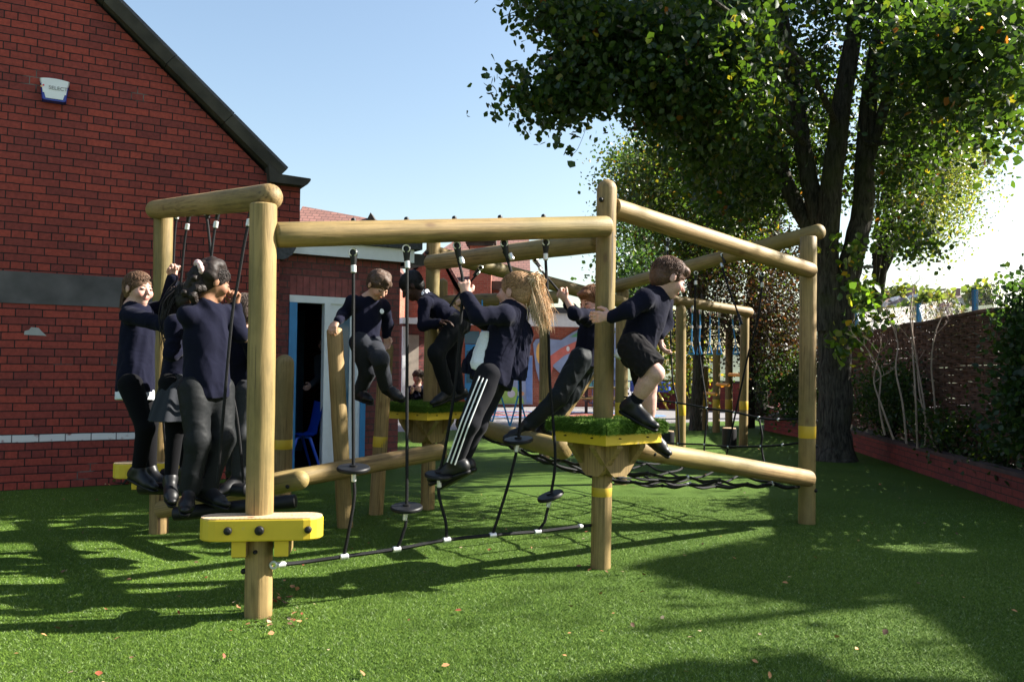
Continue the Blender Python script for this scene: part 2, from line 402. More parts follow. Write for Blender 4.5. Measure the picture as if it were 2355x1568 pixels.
M_leaf = leafmat('leaf')
def leaves(name, C, size, parent=None, pal=(), up=0.35, mat=None, droop=0.0, label=None):
    """C (n,3) centres"""
    n = len(C)
    nrm = RNG.normal(0, 1, (n, 3)); nrm[:, 2] += up; nrm /= np.linalg.norm(nrm, axis=1)[:, None]
    t = RNG.normal(0, 1, (n, 3)); t[:, 2] -= droop; t -= nrm*(t*nrm).sum(1)[:, None]; t /= np.linalg.norm(t, axis=1)[:, None]
    s = np.cross(nrm, t); sz = (size*RNG.uniform(0.6, 1.25, n))[:, None]
    k = [(-0.5,0,0),(-0.12,0.42,0.07),(0.25,0.3,0.05),(0.55,0,-0.04),(0.25,-0.3,0.05),(-0.12,-0.42,0.07)]
    v = np.stack([C + sz*(t*a + s*b + nrm*c) for a, b, c in k], 1)
    base = np.arange(n)[:, None]*6
    f = np.concatenate([base+np.array([[0,3,2,1]]), base+np.array([[0,5,4,3]])], 0)
    pal = np.array(pal); wts = pal[:, 3]/pal[:, 3].sum(); idx = RNG.choice(len(pal), n, p=wts)
    c = pal[idx, :3]*RNG.uniform(0.7, 1.25, (n, 1))
    return npmesh(name, v.reshape(-1, 3), f, mat or M_leaf, parent, colors=np.repeat(c, 6, 0))
LITPX = [(-900,1245),(340,1222),(560,1165),(900,1120),(1000,1095),(1150,1085),(1500,1085),(1830,1105),(1838,1200),(1600,1222),(1450,1250),(1440,1300),(1600,1350),(1900,1398),(2050,1362),(2180,1450),(2320,1575),(1960,1560),(1860,1500),(1500,1530),(1200,1580),(900,1900),(-900,1900)]
LIT = np.array([[G(*p).x, G(*p).y] for p in LITPX])
FRM = np.array([[G(*p).x, G(*p).y] for p in ((480,1470),(620,1470),(1400,1340),(1900,1225),(1890,1180),(1480,1110),(1300,1115),(1000,1175),(700,1165),(430,1195),(290,1240))])
HOLES = [(q.x, q.y) for q in [G(random.uniform(1880,2230), random.uniform(1075,1265)) for _ in range(150)]]
def inpoly(P, poly):
    c = np.zeros(len(P), bool); n = len(poly)
    for i in range(n):
        (x0,y0),(x1,y1) = poly[i], poly[(i+1)%n]
        m = ((y0 > P[:,1]) != (y1 > P[:,1])); xx = x0+(P[:,1]-y0)/(y1-y0+1e-12)*(x1-x0); c ^= m & (P[:,0] < xx)
    return c
def prune(C, keep=0.02):
    """thin crowns where the photograph has sun reaching the frame and the lawn"""
    C = np.asarray(C); s_ = np.array(sdir); Q = (C-np.array((0,0,CAMH)))@np.array(CR); sx = Q[:,0]/-Q[:,2]*FPX; sy = Q[:,1]/-Q[:,2]*FPX; vis = (np.abs(sx) < IW/2) & (np.abs(sy) < IH/2) & (C[:,1] > 0); bad = np.zeros(len(C), bool)
    g = C-s_*(C[:,2]/s_[2])[:,None]; bad |= inpoly(g[:,:2], LIT)
    for hx, hy in HOLES: bad |= (g[:,0]-hx)**2+(g[:,1]-hy)**2 < .0065
    for z in (.3,.7,1.1,1.5,1.9,2.3):
        q = C-s_*((C[:,2]-z)/s_[2])[:,None]; bad |= inpoly(q[:,:2], FRM) & (C[:,2] > z)
    return C[~bad | vis | (RNG.uniform(0,1,len(C)) < keep)]
def clumpcloud(centres, per, sigma, zs=1.0):
    C = np.repeat(np.asarray(centres, float), per, 0)
    d = RNG.normal(0, 1, C.shape)*sigma; d[:, 2] *= zs
    return C + d
PAL_G = [(0.022,0.047,0.012,5),(0.033,0.064,0.013,4),(0.06,0.085,0.014,1.0),(0.16,0.14,0.02,0.12),(0.2,0.08,0.02,0.08)]
PAL_Y = [(0.045,0.085,0.02,4),(0.09,0.13,0.025,3),(0.2,0.18,0.025,1.5),(0.3,0.2,0.02,0.9),(0.25,0.1,0.02,0.3)]
PAL_Y2 = [(0.035,0.065,0.016,5),(0.06,0.09,0.02,3),(0.13,0.12,0.02,1),(0.2,0.12,0.02,0.4)]
PAL_D = [(0.02,0.045,0.015,5),(0.03,0.065,0.02,4),(0.05,0.08,0.02,1)]
PAL_R = [(0.03,0.014,0.012,4),(0.045,0.018,0.016,2.0),(0.022,0.02,0.011,5),(0.035,0.045,0.014,2)]
PAL_B = [(0.07,0.1,0.03,4),(0.11,0.14,0.05,3),(0.2,0.18,0.05,1)]
def barkmat(name, c):
    m, nt, b = newmat(name)
    n1 = N(nt, 'TexNoise', Scale=1.0, Detail=8, Roughness=0.65, Distortion=.5); L(nt, coords(nt, (26,26,5)), n1.inputs[0])
    n2 = N(nt, 'TexNoise', Scale=2.2, Detail=4); L(nt, coords(nt), n2.inputs[0])
    c1 = ramp(nt, n1.outputs[0], [(0.38, tuple(x*.35 for x in c)), (0.62, tuple(x*1.35 for x in c))])
    c2 = mixc(nt, ramp(nt, n2.outputs[0], [(.5,(0,0,0)),(.68,(.6,)*3)]), c1, (c[0]*.9, c[1]*1.15, c[2]*.45))
    L(nt, c2, b.inputs['Base Color']); b.inputs['Roughness'].default_value = .92; b.inputs['Specular IOR Level'].default_value = .15
    bump(nt, b, n1.outputs[0], 1.0, .035); return m
M_bark = barkmat('grey_bark', (0.07,0.063,0.052)); M_bark_d = barkmat('dark_bark', (0.03,0.027,0.023))

# ------------------------------------------------------------------ main red brick gable
wd = V((1, 0.565, 0)).normalized(); wn = V((wd.y, -wd.x, 0))          # along, and out towards the camera
WP = at(0, 845, 7.9); WP.z = 0
WMx = Matrix.Translation(WP) @ Matrix((( wd.x, -wn.x, 0, 0), (wd.y, -wn.y, 0, 0), (0, 0, 1, 0), (0, 0, 0, 1)))   # x along, y into the building
def WU(px, py, off=0.0):
    p = onplane(px, py, WP + wn*off, wn); q = WMx.inverted() @ p; return q.x, q.z
MAIN = empty('brick_building', WP, 'large old red brick gable end with stone coping, filling the left side', 'building')
uc = WU(641, 700)[0]; us = WU(690, 480)[0]; hc0 = WU(690, 560)[1]; 
g0 = WU(636, 412); g1 = WU(222, 0); sl = (g1[1]-g0[1])/(g1[0]-g0[0])
uA = -1.6; hA = g0[1] + sl*(uA-g0[0]); uL = 2*uA-us
hs = WU(690, 430)[1]
mb = MB()
outline = [(uL,0),(uc,0),(uc,hc0),(us,hc0),(us,hs),(g0[0],hs),(uA,hA),(2*uA-g0[0],hs),(uL,hs)]
n = len(outline)
mb.add([(u, 0, z) for u, z in outline] + [(u, 0.3, z) for u, z in outline],
       [tuple(range(n)), tuple(range(2*n-1, n-1, -1))] + [(i, i+n, (i+1)%n+n, (i+1)%n) for i in range(n)])
mb.build('gable_wall', M_brick_old, MAIN, WMx)
MB().box((uc-0.3,0.3,0),(uc,8,hs)).box((uL,0.3,0),(uL+0.3,8,hs)).build('side_wall', M_brick_old, MAIN, WMx)
M_tile = None
def tiles(name, c):
    m, nt, b = newmat(name)
    tc = N(nt, 'TexCoord'); sp = N(nt, 'SeparateXYZ'); L(nt, tc.outputs['Object'], sp.inputs[0])
    cb = N(nt, 'CombineXYZ'); L(nt, sp.outputs[0], cb.inputs[0]); L(nt, sp.outputs[2], cb.inputs[1])
    br = N(nt, 'TexBrick', Scale=1); L(nt, cb.outputs[0], br.inputs[0]); br.inputs['Brick Width'].default_value = 0.2; br.inputs['Row Height'].default_value = 0.11
    br.inputs['Mortar Size'].default_value = 0.012
    br.inputs['Color1'].default_value = (*c,1); br.inputs['Color2'].default_value = (*[x*0.75 for x in c],1); br.inputs['Mortar'].default_value = (*[x*0.4 for x in c],1)
    L(nt, br.outputs[0], b.inputs['Base Color']); b.inputs['Roughness'].default_value = 0.8
    bump(nt, b, math_(nt,'SUBTRACT',1.0,br.outputs['Fac']), 0.6, 0.02); return m
M_tile = tiles('clay_tiles', (0.21,0.095,0.075))
mb = MB()
hw = us-0.05
for sgn in (1, -1):
    e = uA + sgn*(us-uA); rf = [(uA,0.3,hA-0.15),(e,0.3,hs-0.1),(e,8,hs-0.1),(uA,8,hA-0.15)]
    mb.add(rf+[(a,b_,c-0.1) for a,b_,c in rf], [(0,1,2,3),(7,6,5,4),(0,4,5,1),(1,5,6,2),(2,6,7,3),(3,7,4,0)])
mb.build('roof', M_tile, MAIN, WMx)
# stone coping in separate weathered lengths
mb = MB()
tot = math.hypot(uA-g0[0], hA-g0[1]); dx, dz = (uA-g0[0])/tot, (hA-g0[1])/tot; nx, nz = -dz, dx
if nz < 0: nx, nz = -nx, -nz
k = 0.0; ct = 0.18
while k < tot:
    k2 = min(tot, k+random.uniform(0.75, 0.95)); j = random.uniform(-0.008, 0.008); w0 = 0.11+random.uniform(-.006,.006)
    for sgn in (1, -1):
        def q(kk, t, y):
            u = g0[0]+dx*kk+nx*t; 
            if sgn < 0: u = 2*uA-u
            return (u, y, g0[1]+dz*kk+nz*t)
        a = [q(k,0.0+j,-w0), q(k2-0.006,0.0+j,-w0), q(k2-0.006,ct*0.62+j,-w0-0.03), q(k,ct*0.62+j,-w0-0.03)]
        a2 = [q(k,ct+j,-0.03), q(k2-0.006,ct+j,-0.03)]
        bk = [q(k,0+j,0.33), q(k2-0.006,0+j,0.33), q(k2-0.006,ct+j,0.33), q(k,ct+j,0.33)]
        vs_ = a+a2+bk
        mb.add(vs_, [(0,1,2,3),(3,2,5,4),(4,5,8,9),(9,8,7,6),(6,7,1,0),(0,3,4,9,6),(1,7,8,5,2)])
    k = k2
mb.build('coping', M_stone, MAIN, WMx)
# kneeler: moulded stone block at the foot of the coping
k0 = WU(640, 408); k1 = WU(708, 416); k2 = WU(690, 432)
mb = MB(); prof = [(k0[0]-0.12,k2[1]+0.0),(k2[0]-0.01,k2[1]-0.0),(k2[0]+0.05,k2[1]+0.02),(k1[0]-0.01,k1[1]-0.035),(k1[0],k1[1]-0.01),(k1[0]-0.01,k1[1]),(k0[0]-0.02,k0[1]+0.01),(k0[0]-0.14,k0[1]+0.12)]
n = len(prof); mb.add([(u,-0.13,z) for u,z in prof]+[(u,0.34,z) for u,z in prof], [tuple(range(n)), tuple(range(2*n-1,n-1,-1))]+[(i,i+n,(i+1)%n+n,(i+1)%n) for i in range(n)])
mb.build('kneeler', M_stone, MAIN, WMx)
c1 = WU(684, 556); c2 = WU(641, 597)
mb = MB(); arc = [(uc-0.12, c1[1]+0.03), (us-0.02, c1[1]+0.03), (us-0.03, c1[1])] + [(uc + (us-0.03-uc)*math.cos(a), c1[1]-(c1[1]-c2[1])*math.sin(a)) for a in (0.4,0.8,1.2,1.45)] + [(uc-0.12,c2[1])]
n = len(arc); mb.add([(u,-0.03,z) for u,z in arc]+[(u,0.28,z) for u,z in arc], [tuple(range(n)), tuple(range(2*n-1,n-1,-1))]+[(i,i+n,(i+1)%n+n,(i+1)%n) for i in range(n)])
mb.build('corbel', M_felt, MAIN, WMx)
b0 = WU(0, 622); b1 = WU(414, 700)
MB().box((uL+0.5,-0.012,WU(0,696)[1]),(b1[0],0.05,b0[1])).build('lintel', M_concrete, MAIN, WMx)
p0 = WU(80, 762); mb = MB()
mb.add([(p0[0]+x, -0.006, p0[1]+z) for x, z in ((-0.09,-0.035),(0.1,-0.04),(0.06,0.0),(0.03,0.035),(-0.03,0.04),(-0.05,0.012),(-0.085,0.0))], [tuple(range(7))])
mb.build('mortar_patch', plain('patch', (0.33,0.33,0.32), 0.9), MAIN, WMx)
# alarm box
AB = empty('alarm_box', WMx @ V((WU(125,210)[0],0,WU(125,210)[1])), 'white and blue burglar alarm box high on the brick gable', 'alarm')
a0 = WU(91, 210); a1 = WU(159, 210); t_ = WU(125, 186)[1]; bt = WU(125, 239)[1]; wdt = a1[0]-a0[0]; cxu = (a0[0]+a1[0])/2
def shield(h0, h1, ins, bul, dep):
    pts = []
    for i in range(13):                       # curved top
        t = i/12*2-1; pts.append((cxu+t*(wdt/2-ins), h1-0.012*t*t))
    for i in range(1, 12):
        t = 1-i/12*2; x = abs(t)**0.6*(1 if t > 0 else -1); pts.append((cxu+x*(wdt/2-ins)*0.93, h0+(0.035*abs(t)**6)))
    return pts
pl = shield(bt, t_, 0, 0, 0); n = len(pl); mb = MB()
sc_ = lambda f: [(cxu+(u-cxu)*f, (t_+bt)/2+(z-(t_+bt)/2)*f) for u, z in pl]
r1 = sc_(1); r2 = sc_(0.93)
mb.add([(u,0,z) for u,z in r1]+[(u,-0.05,z) for u,z in r1]+[(u,-0.075,z) for u,z in r2],
       [(i,(i+1)%n,(i+1)%n+n,i+n) for i in range(n)]+[(i+n,(i+1)%n+n,(i+1)%n+2*n,i+2*n) for i in range(n)]+[tuple(range(3*n-1,2*n-1,-1))])
mb.build('cover', plain('blue_plastic',(0.02,0.04,0.3),0.25,0.05), AB, WMx, True)
hb = bt+0.05; wp = [(u, max(z, hb-0.02*(1-((u-cxu)/(wdt/2))**2)*0+ (0.03 if abs(u-cxu) > wdt*0.34 else -0.02))) for u, z in pl]
mb = MB(); r1 = [(cxu+(u-cxu)*1.01, z+0.001) for u, z in wp]; r2 = [(cxu+(u-cxu)*0.93, z-0.004 if z > 0 else z) for u, z in wp]
mb.add([(u,-0.002,z) for u,z in r1]+[(u,-0.055,z) for u,z in r1]+[(u,-0.082,z) for u,z in r2],
       [(i,(i+1)%n,(i+1)%n+n,i+n) for i in range(n)]+[(i+n,(i+1)%n+n,(i+1)%n+2*n,i+2*n) for i in range(n)]+[tuple(range(3*n-1,2*n-1,-1))])
mb.build('white_panel', M_white, AB, WMx)
def text(body, size, mat, parent, M, name='lettering', ext=0.001):
    cu = bpy.data.curves.new(name, 'FONT'); cu.body = body; cu.size = size; cu.extrude = ext; cu.align_x = 'CENTER'; cu.align_y = 'CENTER'
    o = bpy.data.objects.new(name, cu); COL.objects.link(o)
    dg = bpy.context.evaluated_depsgraph_get(); me = bpy.data.meshes.new_from_object(o.evaluated_get(dg))
    COL.objects.unlink(o); bpy.data.objects.remove(o)
    return meshobj(name, me, mat, parent, M)
RX = Matrix.Rotation(R(90), 4, 'X')
text('SELECT', 0.05, plain('grey_ink',(0.2,0.2,0.2),0.5), AB, WMx @ Matrix.Translation((cxu+0.03,-0.086,(t_+bt)/2+0.015)) @ RX)
mb = MB()
for (dx_, dz_, mi) in ((-0.095,0.03,0),(-0.112,0.017,1)):
    c = (cxu+dx_, (t_+bt)/2+dz_); mb.add([(c[0]+a,-0.0845,c[1]+b_) for a,b_ in ((-0.011,0),(0,-0.011),(0.011,0),(0,0.011))], [(0,1,2,3)], mi)
mb.build('emblem', [plain('red_ink',(0.6,0.05,0.08),0.5), plain('orange_ink',(0.75,0.4,0.12),0.5)], AB, WMx)

# ------------------------------------------------------------------ flat-roofed extension with open door
XP = at(665, 1000, 9.5); XP.z = 0; XQ = at(918, 1000, 10.2); XQ.z = 0
xd = (XQ-XP).normalized(); xn = V((xd.y, -xd.x, 0))
XM = Matrix.Translation(XP) @ Matrix(((xd.x,-xn.x,0,0),(xd.y,-xn.y,0,0),(0,0,1,0),(0,0,0,1)))
def XU(px, py, off=0.0):
    q = XM.inverted() @ onplane(px, py, XP + xn*off, xn); return q.x, q.z
EXT = empty('extension_building', XP, 'low brick extension with white fascia, flat roof and open door', 'building')
xr = XU(918, 800)[0]; xl = XU(636, 800)[0]-0.6; dl = XU(663, 800)[0]; dr = XU(830, 800)[0]
dtop = XU(664, 678)[1]; fb = XU(700, 578, 0.14)[1]; ft = XU(920, 572, 0.14)[1]
D = 3.2
mb = MB(); mb.box((xl,0,0),(dl,0.25,fb)).box((dr,0,0),(xr,0.25,fb)).box((dl,0,dtop),(dr,0.25,fb)).box((xr-0.25,0.25,0),(xr,D,fb)).box((xl,0.25,0),(xl+0.2,D,fb)).box((xl,D,0),(xr,D+0.25,fb))
mb.build('wall', M_brick_ext, EXT, XM)
mb = MB(); 
for i in range(int((dr-dl)/0.075)): mb.bbox((dl+i*0.0775+0.004,-0.004,dtop+0.004),(dl+i*0.0775+0.0715,0.05,dtop+0.222),0.004)
mb.build('soldier_course', plain('soldier_brick',(0.22,0.06,0.055),0.8,0.35,9,0.4), EXT, XM)
MB().box((xl,-0.14,fb-0.03),(xr+0.12,-0.12,ft)).box((xr+0.10,-0.12,fb-0.03),(xr+0.12,D,ft)).build('fascia', M_white, EXT, XM)
MB().box((xl,-0.2,ft),(xr+0.2,D+0.3,ft+0.13)).build('flat_roof', M_felt, EXT, XM)
MB().box((xr+0.1,-0.05,ft-0.17),(xr+0.3,0.4,ft-0.03)).build('hopper', plain('black_plastic',(0.015,)*3,0.4), EXT, XM)
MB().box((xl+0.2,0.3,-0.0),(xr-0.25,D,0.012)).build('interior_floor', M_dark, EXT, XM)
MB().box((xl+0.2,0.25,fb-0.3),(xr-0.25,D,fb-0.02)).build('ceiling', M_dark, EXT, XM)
MB().box((dl+0.0,D-0.9,0.013),(dl+0.9,D-0.6,2.0)).build('inner_partition', plain('inner_wall',(0.03,0.12,0.2),0.8,0.4,2), EXT, XM)
M_bluepaint = plain('blue_paint', (0.02,0.2,0.45), 0.4, 0.1)
dm = XU(748, 800)[0]
MB().box((dl,-0.02,dtop-0.08),(dr,0.08,dtop)).box((dm-0.02,-0.02,0.0),(dm+0.05,0.08,dtop-0.08)).box((dr-0.06,-0.02,0),(dr,0.08,dtop-0.08)).build('door_frame', M_white, EXT, XM)
MB().box((dl,-0.02,0),(dl+0.09,0.2,dtop-0.08)).build('door_jamb', M_bluepaint, EXT, XM)
# fixed glazed leaf + leaf held open towards the camera
lf = MB().box((dm+0.05,0.0,0.05),(dm+0.12,0.05,dtop-0.08)).box((dr-0.14,0.0,0.05),(dr-0.06,0.05,dtop-0.08)).box((dm+0.12,0.0,0.05),(dr-0.14,0.05,0.3)).box((dm+0.12,0,dtop-0.2),(dr-0.14,0.05,dtop-0.08)).build('door', M_white, EXT, XM)
mg, ntg, bgx = newmat('door_glass'); bgx.inputs['Base Color'].default_value = (0.02,0.1,0.17,1); bgx.inputs['Roughness'].default_value = 0.08
MB().box((dm+0.12,0.015,0.3),(dr-0.14,0.03,dtop-0.2)).build('pane', mg, lf, XM)
MB().box((dr-0.012,-0.05,0.0),(dr+0.05,-0.021,dtop-0.1)).build('blue_trim', M_bluepaint, EXT, XM)

# blue plastic chair in the doorway
def chair():
    c = XM @ V(((dl+dm)/2-0.02, 0.16, 0.012)); rt = empty('plastic_chair', c, 'small blue plastic school chair standing in the open doorway', 'chair')
    mc = plain('blue_shell', (0.01,0.06,0.45), 0.3, 0.05); a = math.atan2(xd.y, xd.x)
    Mx = Matrix.Translation(c) @ Matrix.Rotation(a+R(0), 4, 'Z')
    prof = [(-0.18,0.40),(-0.16,0.415),(-0.05,0.40),(0.1,0.395),(0.15,0.42),(0.17,0.5),(0.20,0.62),(0.225,0.78)]
    mb = MB(); w_ = [0.17,0.18,0.19,0.19,0.18,0.15,0.17,0.16]; vs = []
    for th in (0, -0.012):
        for (x, z), wd_ in zip(prof, w_):
            for j in range(7):
                t = j/6*2-1; vs.append((x + 0.012*(1-t*t)*(1 if z > 0.45 else 0), t*wd_, z+th*(1 if z < .45 else .3)+0.012*t*t))
    m = len(prof); fs = []
    for s_ in range(2):
        for i in range(m-1):
            for j in range(6):
                q = [s_*m*7+i*7+j, s_*m*7+i*7+j+1, s_*m*7+(i+1)*7+j+1, s_*m*7+(i+1)*7+j]; fs.append(tuple(q if s_ == 0 else q[::-1]))
    mb.add(vs, fs); mb.build('shell', mc, rt, Mx, True)
    for sx, sy in ((-1,-1),(-1,1),(1,-1),(1,1)):
        MB().tube([(0.02*sx,0.12*sy,0.395),(0.08*sx,0.15*sy,0.37),(0.2*sx,0.19*sy,0.0)],[0.02,0.02,0.013],8).build('leg', mc, rt, Mx, True)
chair()
# ================================================================== TIMBER
def log(name, a, b, r, parent, mat=None, dome=(0,1), r2=None, M=None):
    """round pole from a to b, dome ends in fractions of r"""
    a = V(a); b = V(b); Ln = (b-a).length; r2 = r2 or r
    prof = []
    if dome[0]: prof += [(max(0.001, r*math.sin(t)), r*dome[0]*(1-math.cos(t))) for t in (0, .3, .6, .9, 1.2, 1.45)]
    else: prof += [(0.001,0),(r-0.006,0),(r,0.006)]
    k = 14; z0 = prof[-1][1]; z1 = Ln-(r2*dome[1] if dome[1] else 0.006)
    prof += [(r+(r2-r)*i/k + random.uniform(-.0012,.0012), z0+(z1-z0)*i/k) for i in range(1, k+1)]
    if dome[1]: prof += [(max(0.001, r2*math.cos(t)), z1+r2*dome[1]*math.sin(t)) for t in (.3,.6,.9,1.2,1.45,1.56)]
    else: prof += [(r2-0.006, Ln),(0.001, Ln)]
    return MB().lathe(prof, 26).build(name, mat or M_wood, parent, frame(a, b, random.uniform(0, 6)), True)
def cap(p, n, r, parent, name='bolt'):
    """domed black bolt cap on a surface at p facing n"""
    return MB().lathe([(r,-.01),(r,.008),(r*.8,.016),(r*.3,.019),(.001,.02)], 14).build(name, M_bolt, parent, frame(p, V(p)+V(n)), True)
CF = empty('climbing_frame', G(1000,1250), 'large round-timber climbing frame with hanging ropes, net and turf platforms', 'climbing frame')
def post(bx, by, tx, ty, wpx, dome=1, name='post', parent=None, rr=None, Y=None):
    b = G(bx, by); t = at(tx, ty, b.y if Y is None else Y); r = wpx/2/S(b.y)
    o = log(name, b-V((0,0,0.05)), t, r, parent or CF, dome=(0, dome)); return o, b, t, r
def band(parent, b, t, r, z0, z1, mat=None, name='yellow_band'):
    d = (t-b).normalized(); p0 = b+d*(z0/d.z); p1 = b+d*(z1/d.z)
    return MB().lathe([(r+.0005,0),(r+.0012,.002),(r+.0012,(p1-p0).length-.002),(r+.0005,(p1-p0).length)], 26).build(name, mat or M_yband, parent, frame(p0, p1), True)
def hz(px, py, Y): return at(px, py, Y).z
pA, A, At, rA = post(594, 1415, 606, 470, 62, 0)
pB, B, Bt, rB = post(1381, 1305, 1396, 413, 46, 1)
pC, C, Ct, rC = post(1855, 1203, 1859, 545, 38, 0)
pD, D_, Dt, rD = post(365, 1225, 376, 490, 42, 0)
pE, E, Et, rE = post(983, 1170, 997, 556, 32, 0)
pF, F, Ft, rF = post(1427, 1113, 1432, 640, 29, 0)
band(pC, C, Ct, rC, hz(1858,1007,C.y), hz(1858,979,C.y)); band(pF, F, Ft, rF, hz(1428,958,F.y), hz(1428,925,F.y))
band(pB, B, Bt, rB, hz(1381,1140,B.y), hz(1381,1119,B.y))
# top beams
bmAD = log('beam', at(352, 483, D_.y+0.02), at(630, 452, A.y-0.02), 0.066, CF, dome=(1,1))
bmAB = log('beam', at(627, 541, A.y+0.02), at(1405, 521, B.y-0.085), 0.064, CF, dome=(.5,.6))
bmBC = log('beam', at(1408, 478, B.y+0.03), at(1869, 624, C.y-0.09), 0.063, CF, dome=(.2,.7))
bmCF = log('beam', at(1895, 530, C.y), at(1412, 660, F.y-0.0), 0.064, CF, dome=(.8,.5))
bmEB = log('beam', at(986, 604, E.y-0.1), at(1379, 557, B.y+0.1), 0.066, CF, dome=(.6,.4))
bmEF = log('beam', at(1002, 583, E.y+0.05), at(1440, 697, F.y-0.1), 0.064, CF, dome=(.4,.5))
# bolt caps
for px, py, dy, rr in ((386,480,5.82,.013),(447,470,5.28,.013),(518,458,4.72,.014)):
    cap(at(px, py, dy-0.078), V((.55,-.8,0)), rr, bmAD)
def pcap(par, c, px, py, r, rr=.014):
    Yc = c.y; p = at(px, py, Yc); off = p.x-c.x; off = max(-r, min(r, off)); q = V((c.x+off, c.y-math.sqrt(max(0, r*r-off*off)), p.z)); cap(q, q-V((c.x,c.y,q.z)), rr, par)
pcap(pA, A, 577, 537, rA); pcap(pA, A, 567, 1310, rA); pcap(pA, A, 597, 1262, rA, .01)
pcap(pB, B, 1380, 464, rB); pcap(pB, B, 1408, 545, rB, .012)
pcap(pC, C, 1873, 968, rC); pcap(pC, C, 1873, 1026, rC); pcap(pC, C, 1870, 1126, rC)
pcap(pE, E, 983, 583, rE); pcap(pE, E, 998, 1015, rE); pcap(pF, F, 1446, 905, rF)
for px in (813, 935, 1045, 1150, 1250):      # cap heads on top of the AB beam
    t = (px-627)/778; Yb = A.y+(B.y-A.y)*t-0.03*t; cap(at(px, 512-17*t, Yb)-V((0,0,0.004)), V((0,0,1)), .014, bmAB)

# foot bars: yellow-edged boards bolted across posts
def footbar(c, zt, half, M, parent):
    """c centre; M rotation"""
    Mx = Matrix.Translation(V((c.x, c.y, 0))) @ M
    n = 9; dd = 0.085; pl = []
    for i in range(n): a = -math.pi/2+math.pi*i/(n-1); pl.append((half-0.04+0.04*math.cos(a) if abs(a) > 9 else half-dd+dd*math.cos(a), dd*math.sin(a)))
    for i in range(n): a = math.pi/2+math.pi*i/(n-1); pl.append((-half+dd+dd*math.cos(a), dd*math.sin(a)))
    o = MB().prism(pl, zt-0.105, zt-0.004, 0, Mx, bev=0.006).build('foot_board', M_yellow, parent)
    cx_ = [(x*0.985, y*0.95) for x, y in pl]
    MB().prism(cx_, zt-0.008, zt, 0, None).build('tread', M_woodtop, o, Mx)
    for s_ in (-1, 1):
        x0 = s_*0.085
        q = MB().prism([(x0-0.045 if s_ < 0 else x0-.02, -0.05),(x0+0.02 if s_ < 0 else x0+0.045,-0.05),(x0+0.02 if s_ < 0 else x0+.045,0.14),(x0-0.045 if s_ < 0 else x0-.02,0.14)], zt-0.19, zt-0.108, 0, Mx, bev=0.008).build('bearer', M_wood, parent)
        MB().prism([(x0-0.045 if s_ < 0 else x0-.02, -0.056),(x0+0.02 if s_ < 0 else x0+0.045,-0.056),(x0+0.02 if s_ < 0 else x0+.045,-0.0505),(x0-0.045 if s_ < 0 else x0-.02,-0.0505)], zt-0.183, zt-0.112, 0, Mx).build('end_paint', M_yellow, q)
    for x_, rr in ((-half*0.5,.019),(0.0,.022),(half*0.78,.017)):
        cap(Mx @ V((x_,-dd,zt-0.055)), M @ V((0,-1,0)), rr, o)
    return o
zb = hz(600, 1187, A.y-0.08)
footbar(at(604, 1170, A.y-0.055), zb, 0.285, Matrix.Rotation(R(8), 4, 'Z'), CF)
footbar(at(352, 1058, D_.y-0.05), hz(352,1060,D_.y), 0.26, Matrix.Rotation(R(16), 4, 'Z'), CF)
# low logs
L1 = log('balance_log', at(366, 1172, D_.y-0.12), at(706, 1100, 5.35), 0.062, CF, dome=(.4,1))
cap(at(432,1165,5.76), V((.4,-.9,0)), .013, L1); cap(at(661,1119,5.34), V((.4,-.9,0)), .013, L1)
L2 = log('balance_log', at(612, 1112, 5.75), at(1022, 1036, 6.72), 0.066, CF, dome=(.4,.8))
cap(at(1003,1039,6.62), V((.2,-.95,0)), .014, L2); cap(at(830,1072,6.18), V((.3,-.95,0)), .013, L2)
L3 = log('balance_log', at(1062, 972, E.y+0.1), at(1300, 1034, B.y+0.35), 0.068, CF, dome=(.4,.4))
L4 = log('balance_log', at(1452, 1030, B.y+0.2), at(1866, 1101, C.y-0.12), 0.066, CF, dome=(.3,.8))
for px, py, t in ((1505,1044,.1),(1617,1062,.38),(1693,1076,.57),(1791,1092,.82),(1845,1100,.93)):
    cap(at(px, py, B.y+0.2+(C.y-.12-B.y-.2)*t-0.068), V((-.1,-.98,.15)), .0135, L4)
# hanging rubber-sleeved log under AD
for pts in (((322,1122,5.42),(572,1126,5.1)), ((398,1182,4.72),(683,1152,4.72)), ((372,1090,5.6),(470,1104,5.5))):
    a_ = at(*pts[0]); b_ = at(*pts[1])
    log('rubber_roller', a_, b_, 0.04, CF, M_rubber, dome=(.3,.3))
